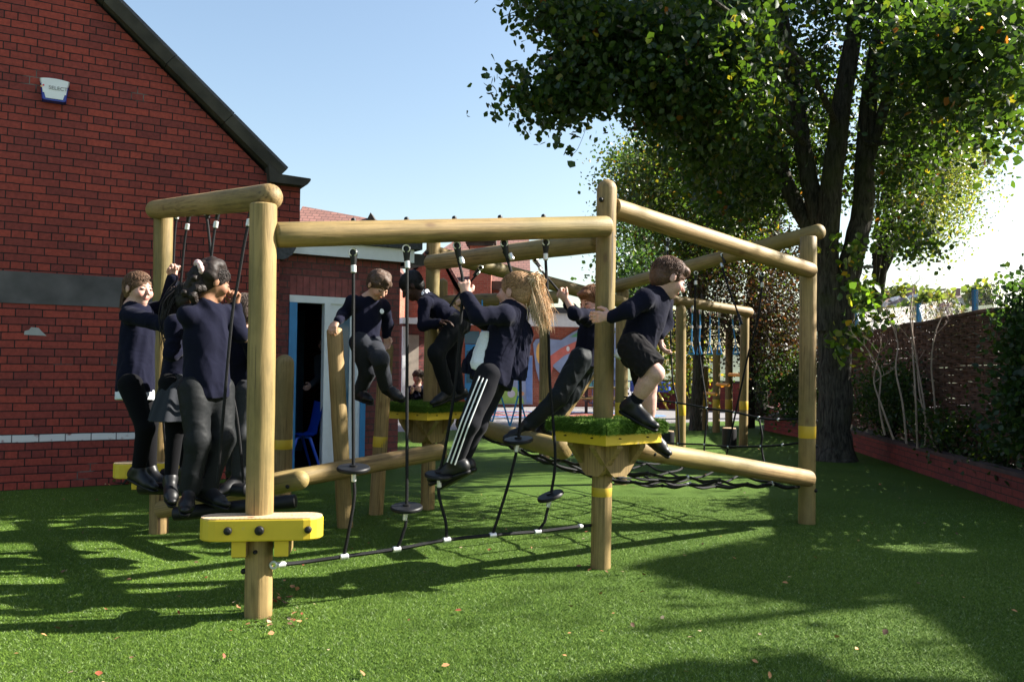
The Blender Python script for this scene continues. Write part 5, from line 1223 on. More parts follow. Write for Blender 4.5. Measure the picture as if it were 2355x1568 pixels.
def hand(S_, w, d, pn, curl, thumb_out=.9, sc_=1.0):
    """w wrist, d fingers' direction, pn palm normal (fingers curl towards it)"""
    d = unit(d); pn = np.array(pn,float); pn = unit(pn-d*(pn@d)); s_ = np.cross(d, pn); w = np.array(w,float)
    kn = w+d*.072*sc_
    S_.cone(w, w+d*.03*sc_, .019*sc_, .022*sc_, .01, pn, .75); S_.cone(w+d*.03*sc_-s_*.010, kn-s_*.022*sc_, .017*sc_, .011*sc_, .012); S_.cone(w+d*.03*sc_+s_*.010, kn+s_*.022*sc_, .016*sc_, .011*sc_, .012); S_.cone(w+d*.02*sc_, kn, .016*sc_, .012*sc_, .012)
    for i, (o, ln) in enumerate(((-.027,.9),(-.009,1.05),(.009,1.0),(.026,.78))):
        p = kn+s_*o*sc_; a = 0.15; pts = [p]
        for seg, cu in ((.032,curl*.8+i*.04),(.022,curl*1.1),(.018,curl*.9)):
            a += cu; p = p+(d*math.cos(a)+pn*math.sin(a))*seg*ln*sc_; pts.append(p)
        S_.chain(pts, [.0088*sc_,.0082*sc_,.0075*sc_,.0066*sc_], .004)
    p = w+d*.02*sc_-s_*.018*sc_; t1 = p+(-s_*.75+d*.5+pn*.35)*.03*sc_; t2 = t1+unit(d*.7-s_*.35*thumb_out+pn*curl*.8)*.027*sc_; t3 = t2+unit(d*.6+pn*curl*1.0)*.02*sc_
    S_.chain([p,t1,t2,t3], [.013*sc_,.0105*sc_,.0092*sc_,.0075*sc_], .006)
def shoe(S_, ankle, toe, up=(0,0,1), r=.034, L_=.2):
    d = unit(np.array(toe)-np.array(ankle)); upv = unit(np.array(up)-d*(np.array(up)@d)); a = np.array(ankle,float)
    heel = a-upv*.045-d*.035; ball = heel+d*L_*.68; tip = heel+d*L_*.95
    S_.cone(a+upv*.02, heel+upv*.02, r*1.05, r, .02); S_.cone(heel, ball, r*.88, r*1.0, .02, upv, .8); S_.cone(ball, tip, r*1.0, r*.72, .02, upv, .72); S_.cone(a, ball+upv*.01, r*.95, r*.75, .03)
    return heel, tip, upv, d
def person(label, J, skin=(.5,.3,.22), hairc=(.05,.03,.02), top=NAVY, pants=BLACK, style='short', face=(1,0,0), up=(0,0,1), sc_=1.0, legs='trousers', shirt=None, bare_forearm=(), seed=1, flare=1.0, hands=None, facesc=1.0, pmat=None, loose=1.0, stripes=None, badge=None, group='children on the climbing frame', open_hem=False, shoec=(.01,.01,.011), sock=None, h=.0055, scrunchie=None, collar=False, hs=1.0):
    J = {k: np.array(v,float) for k, v in J.items()}
    g = (J['aL']+J['aR'])/2; rt = empty('person', g, label, 'person', group)
    r, f, u = headframe(face, up); X = np.stack([r,f,u],1); hc = J['head']; k_ = sc_*hs
    hipc = (J['hL']+J['hR'])/2; shc = (J['sL']+J['sR'])/2; side = unit(J['sR']-J['sL']); spine = unit(shc-hipc); fwd = unit(np.cross(spine, side)); 
    # ---- skin: one continuous body
    B_ = SDF(h)
    B_.ell(hc+u*.018*k_-f*.012*k_, (.073*k_,.092*k_,.086*k_), X, .02).ell(hc-u*.045*k_+f*.022*k_, (.050*k_,.060*k_,.058*k_), X, .03).ell(hc-u*.085*k_+f*.055*k_, (.02*k_,.018*k_,.016*k_), X, .025)
    for s_ in (-1,1):
        B_.ell(hc+r*s_*.036*k_+f*.058*k_-u*.028*k_, (.024*k_,.024*k_,.026*k_), X, .02)
        B_.ell(hc+r*s_*.031*k_+f*.094*k_+u*.002*k_, (.018*k_,.013*k_,.013*k_), X, .008, True)
        B_.ell(hc+r*s_*.030*k_+f*.073*k_+u*.002*k_, (.0125*k_,.012*k_,.011*k_), X, .003)
        B_.ell(hc+r*s_*.082*k_-f*.004*k_-u*.008*k_, (.0085*k_,.018*k_,.027*k_), X, .008)
    B_.cone(hc+f*.082*k_+u*.004*k_, hc+f*.101*k_-u*.026*k_, .0075*k_, .0115*k_, .012).ell(hc+f*.077*k_-u*.056*k_, (.021*k_,.011*k_,.009*k_), X, .008)
    B_.cone(hc-u*.05*k_-f*.015*k_, J['neck'], .040*k_, .044*k_, .02); B_.cone(J['neck'], shc, .046, .06, .03)
    B_.cone(shc-side*.0, hipc+spine*.1, .085*sc_, .08*sc_, .04, fwd, .7).cone(hipc+spine*.08, hipc, .085*sc_, .09*sc_, .04, fwd, .75)
    for q in 'LR':
        B_.cone(shc, J['s'+q], .05*sc_, .042*sc_, .03); B_.chain([J['s'+q],J['e'+q],J['w'+q]], [.040*sc_,.031*sc_,.022*sc_], .015)
        B_.chain([J['h'+q],J['k'+q],J['a'+q]], [.066*sc_,.046*sc_,.031*sc_], .02)
        if legs == 'shorts': B_.cone(J['k'+q]*.7+J['a'+q]*.3-unit(J['k'+q]-J['a'+q])*0 - fwd*.012, J['k'+q]*.5+J['a'+q]*.5-fwd*.008, .05*sc_, .044*sc_, .03)
        B_.cone(J['a'+q], J['a'+q]+unit(J['t'+q]-J['a'+q])*.05-unit(J['k'+q]-J['a'+q])*.02, .028*sc_, .02*sc_, .02)
        hd = (hands or {}).get(q)
        if hd: hand(B_, J['w'+q], hd[0], hd[1], hd[2], sc_=sc_*.98)
        else: dd = unit(J['w'+q]-J['e'+q]); hand(B_, J['w'+q], dd, -fwd, .35, sc_=sc_)
    v, F = B_.mesh()
    q_ = (v-hc)@X/k_; col = np.tile(np.array(skin), (len(v),1)); 
    lipm = (np.abs(q_[:,0]) < .021) & (np.abs(q_[:,2]+.056) < .0075) & (q_[:,1] > .06); col[lipm] = np.array(skin)*(.85,.5,.5)
    brow = (np.abs(np.abs(q_[:,0])-.031) < .017) & (np.abs(q_[:,2]-.022+ .1*np.abs(np.abs(q_[:,0])-.03)) < .0048) & (q_[:,1] > .05); col[brow] = np.array(hairc)*1.2
    eye = (np.abs(np.abs(q_[:,0])-.030) < .0125) & (np.abs(q_[:,2]-.001) < .0048) & (q_[:,1] > .055); col[eye] = (.03,.02,.015)
    ck = np.exp(-(((np.abs(q_[:,0])-.038)/.02)**2+((q_[:,2]+.028)/.02)**2))*(q_[:,1] > .03); col *= 1+ck[:,None]*np.array((.15,-.12,-.1))
    body = npmesh('body', v, F, M_skin, rt, smooth=True, colors=col)
    # ---- hair
    H = SDF(h*.9); nz = lambda P: fold(P, 55, .0025*k_, seed)
    H.ell(hc+u*.026*k_-f*.020*k_, (.083*k_,.100*k_,.088*k_), X, .02); H.ell(hc-u*.02*k_-f*.055*k_, (.07*k_,.055*k_,.065*k_), X, .03)
    H.ell(hc-u*.055*k_+f*.075*k_, (.072*k_,.098*k_,.088*k_), X, .01, True)
    if style == 'short':
        H.ell(hc+u*.072*k_+f*.045*k_, (.062*k_,.05*k_,.03*k_), X, .02)
    if style == 'curly':
        for _ in range(46):
            a = RNG.uniform(0,2*math.pi); e = RNG.uniform(.1,1.3); dd = r*math.cos(a)*math.cos(e)+f*(math.sin(a)*math.cos(e)+.15)+u*math.sin(e); H.ell(hc+u*.025*k_-f*.01*k_+unit(dd)*.080*k_, (.02*k_,)*3, None, .02)
    if style == 'afro': H.ell(hc+u*.05*k_-f*.03*k_, (.082*k_,.10*k_,.078*k_), X, .02)
    if style == 'bigcurly':
        for _ in range(90):
            a = RNG.uniform(math.pi*1.0,math.pi*2.0) if _ % 3 else RNG.uniform(0,2*math.pi); e = RNG.uniform(-.2,1.45) if a > math.pi else RNG.uniform(.7,1.4); dd = r*math.cos(a)*math.cos(e)+f*(math.sin(a)*math.cos(e)-.15)+u*math.sin(e); H.ell(hc+u*.03*k_-f*.02*k_+unit(dd)*.086*k_, (.021*k_,)*3, None, .02)
    v, F = H.mesh(nz, .008); vc = np.tile(np.array(hairc),(len(v),1))*RNG.uniform(.75,1.3,(len(v),1))
    hair = npmesh('hair', v, F, M_hair, rt, smooth=True, colors=vc)
    # strands combed over the scalp
    if True:
        ns = {'short':1900,'long':1900,'curly':1500,'afro':900,'bigcurly':1600}[style]; P_ = []; Fs = []; cc = []; b = 0
        whorl = unit(u*.9-f*.45); cen = hc+u*.024*k_-f*.018*k_; rad = np.array((.086,.103,.092))*k_
        for i in range(ns):
            d0 = unit(RNG.normal(0,1,3)+u*.5); lc = X.T@d0
            if lc[2] < -.25 and lc[1] > -.2: continue
            if lc[1] > .55 and lc[2] < .35: continue
            flow = d0-whorl*(d0@whorl); flow = unit(flow+RNG.normal(0,.25 if style in ('short','long') else 1.2,3)); ln = RNG.uniform(.25,.5)*(1.0 if style in ('short','long') else .5); pts = []
            for j in range(5):
                t = j/4; dd = unit(d0+flow*ln*t*1.6); lift = (1.0+.02*math.sin(j+i))*(1.0+ (.05*t if style != 'long' else 0)*RNG.uniform(0,1.6)); pts.append(cen+X@((X.T@dd)*rad*lift))
            q0 = unit(np.cross(pts[-1]-pts[0], d0)); sh_ = RNG.uniform(.6,1.6)
            for j, pnt in enumerate(pts):
                w_ = .0021*(1-.8*(j/4)**2)
                for e in (-q0*w_, q0*w_, unit(pnt-cen)*w_*1.2): P_.append(pnt+e)
                cc += [np.array(hairc)*sh_]*3
            for j in range(4):
                for a in range(3): Fs.append((b+j*3+a, b+j*3+(a+1)%3, b+(j+1)*3+(a+1)%3, b+(j+1)*3+a))
            b += 15
        npmesh('locks', np.array(P_), Fs, M_hair, hair, smooth=True, colors=np.array(cc))
    def strands(name, root, path, n, spread0, spread1, rr, c, wig=.01):
        root = [np.array(p,float) for p in path]; P_ = []; Fs = []; cc = []; b = 0; sp = [V(p) for p in root]; base = spline(sp, 5); m = len(base)
        for i in range(n):
            o = RNG.normal(0,1,3); ph = RNG.uniform(0,6); ln = RNG.uniform(.8,1.0); sh_ = RNG.uniform(.65,1.35); o2 = RNG.normal(0,1,3)
            mm = max(3,int(m*ln)); pts = []
            for j in range(mm):
                t = j/(m-1); s1 = spread0+(spread1-spread0)*t**.8; pts.append(V(np.array(base[j])+o*s1*.6+o2*wig*math.sin(ph+t*7)*t))
            q = V(unit(np.cross(np.array(pts[-1]-pts[0]), (.3,.4,.8)))); 
            for j, p in enumerate(pts):
                w_ = rr*(1-.7*(j/(len(pts)-1))**2); t_ = (pts[min(j+1,mm-1)]-pts[max(j-1,0)]).normalized(); e1 = (q-t_*q.dot(t_)).normalized(); e2 = t_.cross(e1)
                for a in (0,2.09,4.19): P_.append(p+(e1*math.cos(a)+e2*math.sin(a))*w_)
                cc += [np.array(c)*sh_]*3
            for j in range(mm-1):
                for a in range(3): Fs.append((b+j*3+a, b+j*3+(a+1)%3, b+(j+1)*3+(a+1)%3, b+(j+1)*3+a))
            b += mm*3
        return npmesh(name, np.array([tuple(p) for p in P_]), Fs, M_hair, hair, smooth=True, colors=np.array(cc))
    # ---- upper garment
    wst = hipc+spine*(-.02)
    C_ = SDF(h)
    C_.cone(shc-spine*.03, shc-spine*.13, .105*sc_*loose, .108*sc_*loose, .04, fwd, .78).cone(shc-spine*.13, wst, .106*sc_*loose, .112*sc_*flare, .04, fwd, .82)
    C_.cone(J['neck']-spine*.02, shc-spine*.02, .058*sc_, .08*sc_, .03)
    for q in 'LR':
        C_.cone(shc-spine*.02, J['s'+q]-spine*.01, .065*sc_, .056*sc_, .03)
        end = J['w'+q] if q not in bare_forearm else J['e'+q]*.75+J['w'+q]*.25
        C_.chain([J['s'+q],J['e'+q],end], [.056*sc_,.046*sc_,.036*sc_ if q not in bare_forearm else .042*sc_], .02)
    C_.plane(wst-spine*.03, -spine)
    C_.ell(hc-u*.04*k_+f*.02, (.055,.06,.075), X, .01, True)
    dsp = lambda P: fold(P*np.array((1,1,.6)), 15, .006, seed+7)+fold(P, 34, .0014, seed+9)
    v, F = C_.mesh(dsp, .01); cc = np.tile(np.array(top),(len(v),1))
    topo = npmesh('jumper', v, F, M_cloth, rt, smooth=True, colors=cc)
    if badge is not None: MB().lathe([(.018,0),(.02,.002),(.016,.004),(.001,.004)],14).build('badge', M_white, topo, frame(badge, V(badge)+V(fwd if (fwd@np.array((0,-1,0)) > 0) else -fwd)))
    if shirt or collar:
        T_ = SDF(h)
        if shirt: T_.cone(wst+spine*.04, wst-spine*.04, .104*sc_*flare, .113*sc_*flare, .03, fwd, .82).plane(wst-spine*.078, -spine).plane(wst+spine*.02, spine)
        if collar or shirt: T_.cone(J['neck']+unit(hc-J['neck'])*.006, J['neck']-spine*.02, .05*sc_, .064*sc_, .02).plane(J['neck']+unit(hc-J['neck'])*.014, unit(hc-J['neck']))
        v, F = T_.mesh(lambda P: fold(P, 26, .004, seed+5), .006); npmesh('shirt', v, F, M_cloth, rt, smooth=True, colors=np.tile(np.array(WHITE),(len(v),1)))
    # ---- lower garment
    P2 = SDF(h); pm = pmat or M_cloth
    if legs == 'skirt':
        kn = (J['kL']+J['kR'])/2; P2.cone(hipc+spine*.06, kn*.92+hipc*.08, .10*sc_, .215*sc_, .02, fwd, .8).plane(kn*.8+hipc*.2, (0,0,-1))
        def dsk(P):
            a = np.arctan2((P-hipc)@fwd, (P-hipc)@side); return .009*np.sin(a*15)*np.clip((hipc[2]+.05-P[:,2])/.2,0,1)
        v, F = P2.mesh(dsk, .012)
        T2 = SDF(h)
        for q in 'LR': T2.chain([J['h'+q],J['k'+q],J['a'+q]], [.07*sc_,.05*sc_,.036*sc_], .02)
        tv, tF = T2.mesh(); npmesh('tights', tv, tF, M_cloth, rt, smooth=True, colors=np.tile(np.array(BLACK),(len(tv),1)))
        npmesh('skirt', v, F, pm, rt, smooth=True, colors=np.tile(np.array(pants),(len(v),1)))
    else:
        P2.cone(hipc+spine*.05, hipc-spine*.02, .098*sc_, .105*sc_, .03, fwd, .85)
        for q in 'LR':
            if legs == 'shorts':
                mid = J['k'+q]+unit(J['h'+q]-J['k'+q])*.015; P2.cone(J['h'+q], mid, .088*sc_, .082*sc_, .03)
            elif legs == 'leggings': P2.chain([J['h'+q],J['k'+q],J['a'+q]], [.078*sc_,.055*sc_,.040*sc_], .025)
            else: P2.chain([J['h'+q],J['k'+q],J['a'+q]+unit(J['k'+q]-J['a'+q])*.01], [.086*sc_,.066*sc_,.054*sc_], .03)
        if legs == 'shorts':
            # cut each leg opening at the knee
            lv = []
            for q in 'LR':
                Pq = SDF(h); mid = J['k'+q]+unit(J['h'+q]-J['k'+q])*.03; Pq.cone(hipc+spine*.05, hipc-spine*.02, .098*sc_, .105*sc_, .03, fwd, .85).cone(J['h'+q], mid, .088*sc_, .086*sc_, .03).plane(mid, unit(J['k'+q]-J['h'+q])); lv.append(Pq.mesh(lambda P: fold(P, 24, .005, seed+11), .01))
            v = np.concatenate([lv[0][0], lv[1][0]]); F = np.concatenate([lv[0][1], lv[1][1]+len(lv[0][0])])
        else:
            v, F = P2.mesh(lambda P: fold(P*np.array((1,1,.55)), 16 if legs != 'leggings' else 10, .0048 if legs != 'leggings' else .002, seed+11)+fold(P*np.array((1,1,1.4)), 34, .0009 if legs != 'leggings' else 0, seed+12), .01)
        col = np.tile(np.array(pants),(len(v),1))
        lo_ = npmesh({'shorts':'shorts','leggings':'leggings'}.get(legs,'trousers'), v, F, pm, rt, smooth=True, colors=col)
        if stripes:
            for q in stripes:
                sd_ = unit(np.array((0,-1,0))+side*.0); 
                for o in (-.022, 0, .022):
                    pts = []
                    for a_, b_, ra, rb in ((J['h'+q],J['k'+q],.086,.064),(J['k'+q],J['a'+q],.064,.052)):
                        ax_ = unit(b_-a_); lat = unit(np.cross(ax_, (0,-1,0))); out = unit(np.cross(lat, ax_)); out = out if out[1] < 0 else -out
                        for t in np.linspace(0,1,7): pts.append(a_+(b_-a_)*t+out*(ra+(rb-ra)*t)*sc_*.99+lat*(o+.02)*1.0)
                    pts = pts[1:]; mb = MB(); mb.tube([V(p) for p in pts], .0042, 6); mb.build('stripe', M_white, lo_, None, True)
    # ---- socks and shoes
    for q in 'LR':
        if sock is not None:
            s1 = SDF(h); s1.cone(J['a'+q]+unit(J['k'+q]-J['a'+q])*.06, J['a'+q], .039*sc_, .037*sc_, .01).plane(J['a'+q]+unit(J['k'+q]-J['a'+q])*.075, unit(J['k'+q]-J['a'+q])); v, F = s1.mesh(); npmesh('sock', v, F, M_cloth, rt, smooth=True, colors=np.tile(np.array(sock),(len(v),1)))
        s2 = SDF(h*.9); heel, tip, upv, d = shoe(s2, J['a'+q], J['t'+q], unit(J['k'+q]-J['a'+q]), .036*sc_, .215*sc_); s2.plane(heel-upv*.026*sc_, -upv); v, F = s2.mesh()
        so = npmesh('shoe', v, F, M_shoe, rt, smooth=True, colors=np.tile(np.array(shoec),(len(v),1)))
        s3 = SDF(h*.9); s3.cone(heel-upv*.022, heel+d*.14*sc_-upv*.022, .031*sc_, .036*sc_, .01).cone(heel+d*.14*sc_-upv*.022, tip-upv*.022, .036*sc_, .026*sc_, .01).plane(heel-upv*.018, upv).plane(heel-upv*.036, -upv); v, F = s3.mesh(); npmesh('sole', v, F, M_rubber, so, smooth=True)
    return dict(rt=rt, hair=hair, strands=strands, r=r, f=f, u=u, hc=hc, J=J, top=topo, fwd=fwd, body=body)
def JJ(**k):
    return {a: tuple(at(*b)) for a, b in k.items()}
SK1 = (.48,.28,.22); SK2 = (.26,.13,.075); SK3 = (.04,.018,.012)
# 1 girl far left
Y = 5.45
p = person('girl at far left in navy cardigan gripping the rope high with both hands, black leggings', JJ(head=(320,664,Y),neck=(303,704,Y),sL=(338,716,5.62),sR=(297,724,5.32),eL=(382,706,5.6),wL=(397,640,5.52),eR=(382,748,5.22),wR=(396,688,5.34),hL=(322,884,5.55),hR=(300,886,5.33),kL=(342,975,5.5),kR=(334,985,5.3),aL=(345,1082,5.5),aR=(318,1082,5.32),tL=(385,1098,5.45),tR=(358,1102,5.25)),
    skin=SK1, hairc=(.11,.06,.035), style='long', face=(.86,-.48,-.12), hands={'L':((.1,0,1),(.6,-.6,0),1.0),'R':((.15,.1,1),(.5,.7,0),1.0)}, bare_forearm=('R',), shirt=True, seed=11, legs='leggings', flare=1.25, loose=1.12, hs=1.0)
hc = p['hc']; bk = hc-p['f']*.09+p['u']*.01
p['strands']('ponytail', 0, [bk, bk-p['f']*.05-np.array((0,0,.05)), bk-p['f']*.05-np.array((0,0,.16)), bk-p['f']*.03-np.array((0,0,.27))], 90, .012, .022, .0032, (.07,.035,.02))
MB().ball(V(bk), .024, 10).build('hair_tie', plain('white_tie',(.6,.65,.68),.7,.1,20,.3), p['hair'])
# 2 girl behind in skirt
Y = 5.15
p = person('girl in grey pleated skirt and black tights, mostly hidden behind the girl with the scrunchie', JJ(head=(446,690,5.25),neck=(432,728,Y),sL=(455,745,5.3),sR=(402,745,5.0),eL=(480,800,5.3),wL=(490,745,5.3),eR=(395,812,4.98),wR=(430,800,5.1),hL=(418,882,5.2),hR=(392,882,5.05),kL=(425,985,5.15),kR=(402,990,5.0),aL=(428,1085,5.15),aR=(392,1105,5.0),tL=(455,1098,5.05),tR=(398,1135,4.86)),
    skin=SK2, hairc=(.012,.009,.008), style='long', face=(.9,.3,-.1), seed=21, legs='skirt', pants=(.03,.032,.037), loose=.95)
hc = p['hc']; bk = hc-p['f']*.085
p['strands']('long_hair', 0, [bk+p['u']*.05, bk-p['f']*.05-np.array((0,0,.05)), bk-p['f']*.06-np.array((0,0,.2)), bk-p['f']*.02-np.array((0,0,.36))], 200, .03, .04, .0036, (.014,.01,.009), .015)
# 3 girl with scrunchie
Y = 4.7
p = person('girl with curly dark ponytail in a pink and white scrunchie, middle of the left group', JJ(head=(492,650,4.72),neck=(474,694,4.7),sL=(432,724,4.62),sR=(516,722,4.84),eL=(455,775,4.85),wL=(528,722,5.0),eR=(552,768,4.86),wR=(541,706,4.88),hL=(446,895,4.66),hR=(503,895,4.8),kL=(455,1015,4.62),kR=(512,1010,4.75),aL=(436,1128,4.62),aR=(478,1122,4.72),tL=(428,1160,4.42),tR=(540,1145,4.62)),
    skin=SK2, hairc=(.018,.012,.01), style='bigcurly', face=(.80,.52,-.28), hands={'R':((.05,0,1),(-.3,-.9,0),1.0),'L':((.3,.2,1),(-.3,.6,0),1.0)}, seed=31, legs='trousers', pants=(.012,.013,.014), pmat=M_shiny, flare=1.24, loose=1.18, collar=True, hs=.95)
hc = p['hc']; bk = hc-p['f']*.085+p['r']*.02+p['u']*.03
H = SDF(.005); dn = np.array((-.12,-.25,-1.0)); dn = dn/np.linalg.norm(dn)
for _ in range(60): t = RNG.uniform(0,1); H.ell(bk+p['f']*-.02+dn*.15*t+RNG.normal(0,.018,3), (.02,)*3, None, .015)
v, F = H.mesh(lambda P: fold(P, 120, .004, 4), .005); npmesh('ponytail', v, F, M_hair, p['hair'], smooth=True, colors=np.tile((.016,.011,.009),(len(v),1)))
H = SDF(.004)
for i in range(12): a = i*math.pi/6; H.ell(bk+p['r']*(.042*math.cos(a)+.012)+p['u']*(.03*math.sin(a)+.012)-p['f']*.02+p['f']*-.02*math.sin(a), (.016,)*3, None, .006)
v, F = H.mesh(lambda P: fold(P, 160, .004, 5), .005); npmesh('scrunchie', v, F, M_cloth, p['hair'], smooth=True, colors=np.tile((.62,.42,.42),(len(v),1)))
# 4 child behind post A
Y = 5.3
p = person('short-haired child half hidden behind the tall left front post', JJ(head=(558,718,5.35),neck=(560,757,5.35),sL=(540,772,5.45),sR=(583,775,5.25),eL=(530,830,5.35),wL=(538,770,5.3),eR=(592,840,5.2),wR=(570,790,5.1),hL=(545,905,5.4),hR=(572,905,5.25),kL=(538,1000,5.35),kR=(560,1000,5.2),aL=(540,1078,5.35),aR=(552,1092,5.2),tL=(575,1092,5.25),tR=(510,1112,5.1)),
    skin=SK1, hairc=(.07,.05,.04), style='short', face=(-.6,.6,-.2), hands={'L':((0,0,1),(.5,-.6,0),1.0)}, seed=41, legs='trousers', pants=(.03,.031,.033), pmat=M_shiny)
# 5 boy between the posts
Y = 6.5
p = person('curly-haired boy in navy jumper pushing up between two stepping posts, looking down', JJ(head=(871,656,6.45),neck=(852,686,6.5),sL=(880,704,6.62),sR=(812,694,6.42),eL=(891,745,6.72),wL=(889,771,6.75),eR=(790,722,6.45),wR=(777,738,6.3),hL=(853,790,6.55),hR=(828,790,6.42),kL=(874,826,6.3),kR=(846,852,6.5),aL=(887,886,6.5),aR=(828,897,6.6),tL=(922,906,6.4),tR=(858,908,6.45)),
    skin=(.5,.29,.2), hairc=(.075,.045,.03), style='curly', face=(.55,-.5,-.68), hands={'L':((.1,-.1,-1),(-.3,-.9,-.1),.35),'R':((-.25,-.5,-.5),(-.1,0,-1),.5)}, seed=51, legs='trousers', pants=(.022,.024,.03), loose=.98, badge=at(878,716,6.4), shirt=True, hs=.98)
# 6 bending boy
Y = 7.0
p = person('boy bending forward over the rear turf platform, hugging the timber post, white collar', JJ(head=(946,660,6.95),neck=(968,676,6.97),sL=(985,690,7.15),sR=(978,696,6.82),eL=(975,740,7.15),wL=(1003,748,7.0),eR=(972,748,6.78),wR=(1008,742,6.75),hL=(1050,738,7.1),hR=(1052,745,6.9),kL=(1040,832,7.15),kR=(1003,812,6.8),aL=(1055,898,7.15),aR=(1030,898,6.95),tL=(1015,914,7.1),tR=(993,914,6.85)),
    skin=SK3, hairc=(.006,.005,.005), style='afro', face=(-.75,-.15,-.62), up=(-.45,0,1), seed=61, legs='trousers', pants=(.01,.011,.013), loose=.98, collar=True, hs=1.0)
# 7 blonde girl
Y = 4.72
p = person('girl with long blonde ponytail leaning back on a rope, white-striped black tracksuit trousers', JJ(head=(1184,672,4.75),neck=(1190,708,4.72),sL=(1158,722,4.58),sR=(1195,722,4.9),eL=(1100,728,4.5),wL=(1072,682,4.58),eR=(1118,742,4.95),wR=(1075,722,4.75),hL=(1124,862,4.6),hR=(1142,866,4.78),kL=(1080,972,4.52),kR=(1098,975,4.66),aL=(1048,1062,4.56),aR=(1062,1062,4.68),tL=(1000,1078,4.6),tR=(1020,1085,4.72)),
    skin=SK1, hairc=(.26,.15,.075), style='long', face=(-.86,.42,.08), hands={'L':((-.15,.0,1),(-.1,1,0),1.0),'R':((-.2,0,1),(-.5,-.6,0),1.0)}, seed=71, legs='leggings', pants=(.010,.010,.013), flare=1.35, loose=1.12, stripes='L', hs=1.02)
hc = p['hc']; bk = hc-p['f']*.085+p['u']*.06; X3 = np.array
tail = [bk+p['f']*.03, bk-p['f']*.045+X3((0,0,.02)), np.array(at(1228,662,4.72)), np.array(at(1244,710,4.72)), np.array(at(1252,752,4.72))]
p['strands']('ponytail', 0, tail, 620, .012, .048, .0030, (.70,.50,.32), .02)
MB().ball(V(bk-p['f']*.012), .022, 10).build('hair_tie', M_rubber, p['hair'])
H = SDF(.006); J = p['J']; hp = (J['hL']+J['hR'])/2
# open cardigan skirt hanging away from the body + white shirt in front
C2 = SDF(.006); a0 = (J['sL']+J['sR'])/2-np.array((0,0,.12)); C2.cone(a0, np.array(at(1110,845,4.68)), .10, .115, .03, (0,1,0), .8).cone(a0+np.array((.01,0,0)), np.array(at(1168,858,4.7)), .10, .105, .05, (0,1,0), .8).plane(at(1140,868,4.68), (-.12,0,-1))
v, F = C2.mesh(lambda P: fold(P*np.array((1,1,.35)), 42, .010, 77), .014); npmesh('cardigan_hem', v, F, M_cloth, p['top'], smooth=True, colors=np.tile(NAVY,(len(v),1)))
C3 = SDF(.005); C3.cone(np.array(at(1118,775,4.66)), np.array(at(1103,838,4.63)), .04, .058, .02, (0,1,0), 1.0).plane(at(1080,846,4.6),(-.35,0,-1)).plane(at(1105,760,4.6),(0,0,1)); v, F = C3.mesh(lambda P: fold(P, 30, .003, 3), .005); npmesh('shirt', v, F, M_cloth, p['rt'], smooth=True, colors=np.tile(WHITE,(len(v),1)))
# 8 boy leaning back with shiny trousers
Y = 6.15
p = person('boy leaning back from a rope behind the tall middle post, glossy dark trousers', JJ(head=(1360,692,6.15),neck=(1372,722,6.15),sL=(1388,735,6.3),sR=(1352,728,5.98),eL=(1340,735,6.3),wL=(1306,700,6.2),eR=(1322,722,5.85),wR=(1304,690,5.95),hL=(1358,822,6.25),hR=(1335,825,6.05),kL=(1312,905,6.2),kR=(1283,915,6.0),aL=(1252,985,6.15),aR=(1213,980,6.05),tL=(1215,996,6.1),tR=(1172,994,6.0)),
    skin=SK1, hairc=(.14,.065,.03), style='short', face=(-.72,-.5,-.35), hands={'L':((-.5,0,.6),(.4,-.3,.6),1.0),'R':((-.6,.05,.5),(-.1,.5,.6),1.0)}, bare_forearm=('R',), seed=81, legs='trousers', pants=(.012,.015,.017), pmat=M_shiny, loose=1.08, shirt=False)
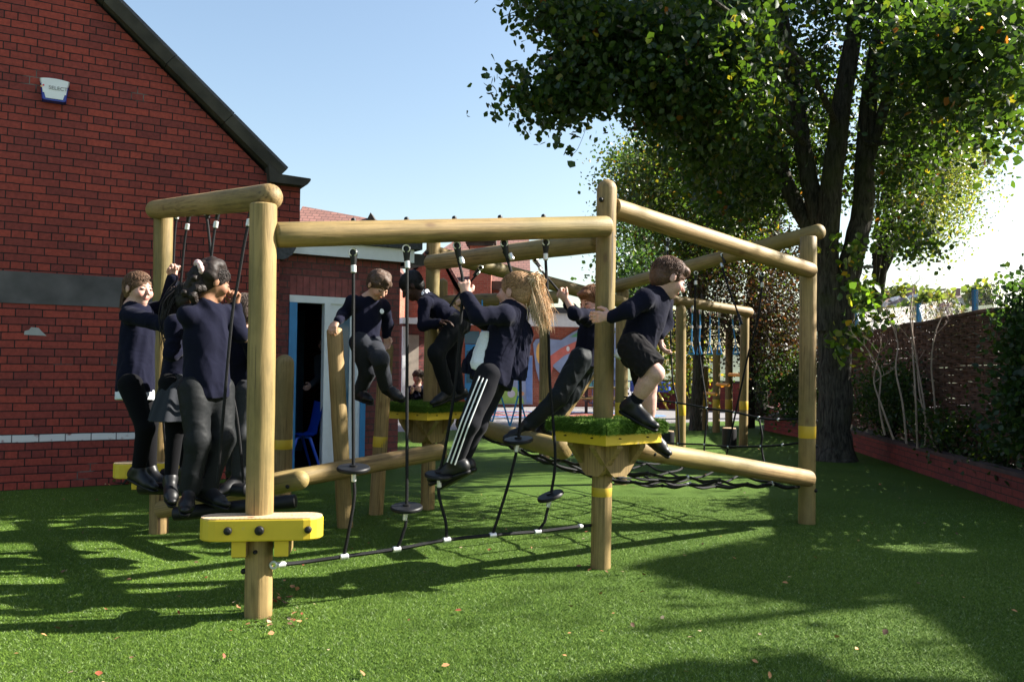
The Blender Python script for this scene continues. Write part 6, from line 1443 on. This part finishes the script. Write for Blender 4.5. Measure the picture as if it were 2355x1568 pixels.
# 9 boy in shorts
Y = 5.0
p = person('boy in black shorts stepping off the front turf platform, one hand on the middle post', JJ(head=(1540,640,4.97),neck=(1516,672,4.98),sL=(1524,692,5.2),sR=(1484,686,4.82),eL=(1532,745,5.2),wL=(1515,770,5.1),eR=(1444,715,4.78),wR=(1408,728,4.82),hL=(1472,800,5.12),hR=(1456,800,4.9),kL=(1492,890,5.22),kR=(1508,858,4.82),aL=(1492,985,5.25),aR=(1455,930,4.92),tL=(1535,1018,5.2),tR=(1498,953,4.84)),
    skin=(.48,.29,.24), hairc=(.085,.045,.03), style='short', face=(.86,.12,-.46), hands={'R':((-1,.05,-.05),(0,1,.1),.35),'L':((.2,0,-1),(1,0,0),.4)}, seed=91, legs='shorts', pants=(.012,.011,.012), loose=1.15, flare=1.12, shirt=True, sock=(.008,.008,.012), hs=1.0, sc_=1.06)
# 10 crouching child far away
Y = 13.0
p = person('small crouching child in dark clothes far behind the rear platform', JJ(head=(962,868,13),neck=(960,888,13),sL=(975,893,13.1),sR=(942,895,12.9),eL=(985,915,13),wL=(968,900,12.8),eR=(938,918,12.8),wR=(945,905,12.7),hL=(968,950,13.1),hR=(950,950,12.9),kL=(978,915,12.8),kR=(942,918,12.7),aL=(975,970,12.9),aR=(950,970,12.8),tL=(975,975,12.7),tR=(948,975,12.6)),
    skin=SK1, hairc=(.05,.03,.02), style='curly', face=(-.3,-.9,0), seed=101, group=None, h=.009)
# 11 adult just inside the doorway, only an arm shows
q = XM @ V((dm-.02, .75, 0))
def dp(dx_, dy, z): return tuple(XM @ V((dm+dx_, dy, z)))
p = person('person in the dark doorway behind the white door, only a hand and sleeve showing', dict(head=dp(.3,.9,1.5),neck=dp(.3,.9,1.35),sL=dp(.45,1.0,1.3),sR=dp(.18,.8,1.3),eL=dp(.5,1.0,1.0),wL=dp(.5,.9,.8),eR=dp(.12,.6,1.05),wR=dp(-.03,.42,.98),hL=dp(.42,1,.85),hR=dp(.25,.9,.85),kL=dp(.42,1,.45),kR=dp(.25,.9,.45),aL=dp(.42,1,.08),aR=dp(.25,.9,.08),tL=dp(.42,.8,.03),tR=dp(.25,.7,.03)),
    skin=SK1, hairc=(.05,.03,.02), style='short', face=(-.4,-.9,0), seed=111, group=None, h=.009, top=(.04,.05,.06))
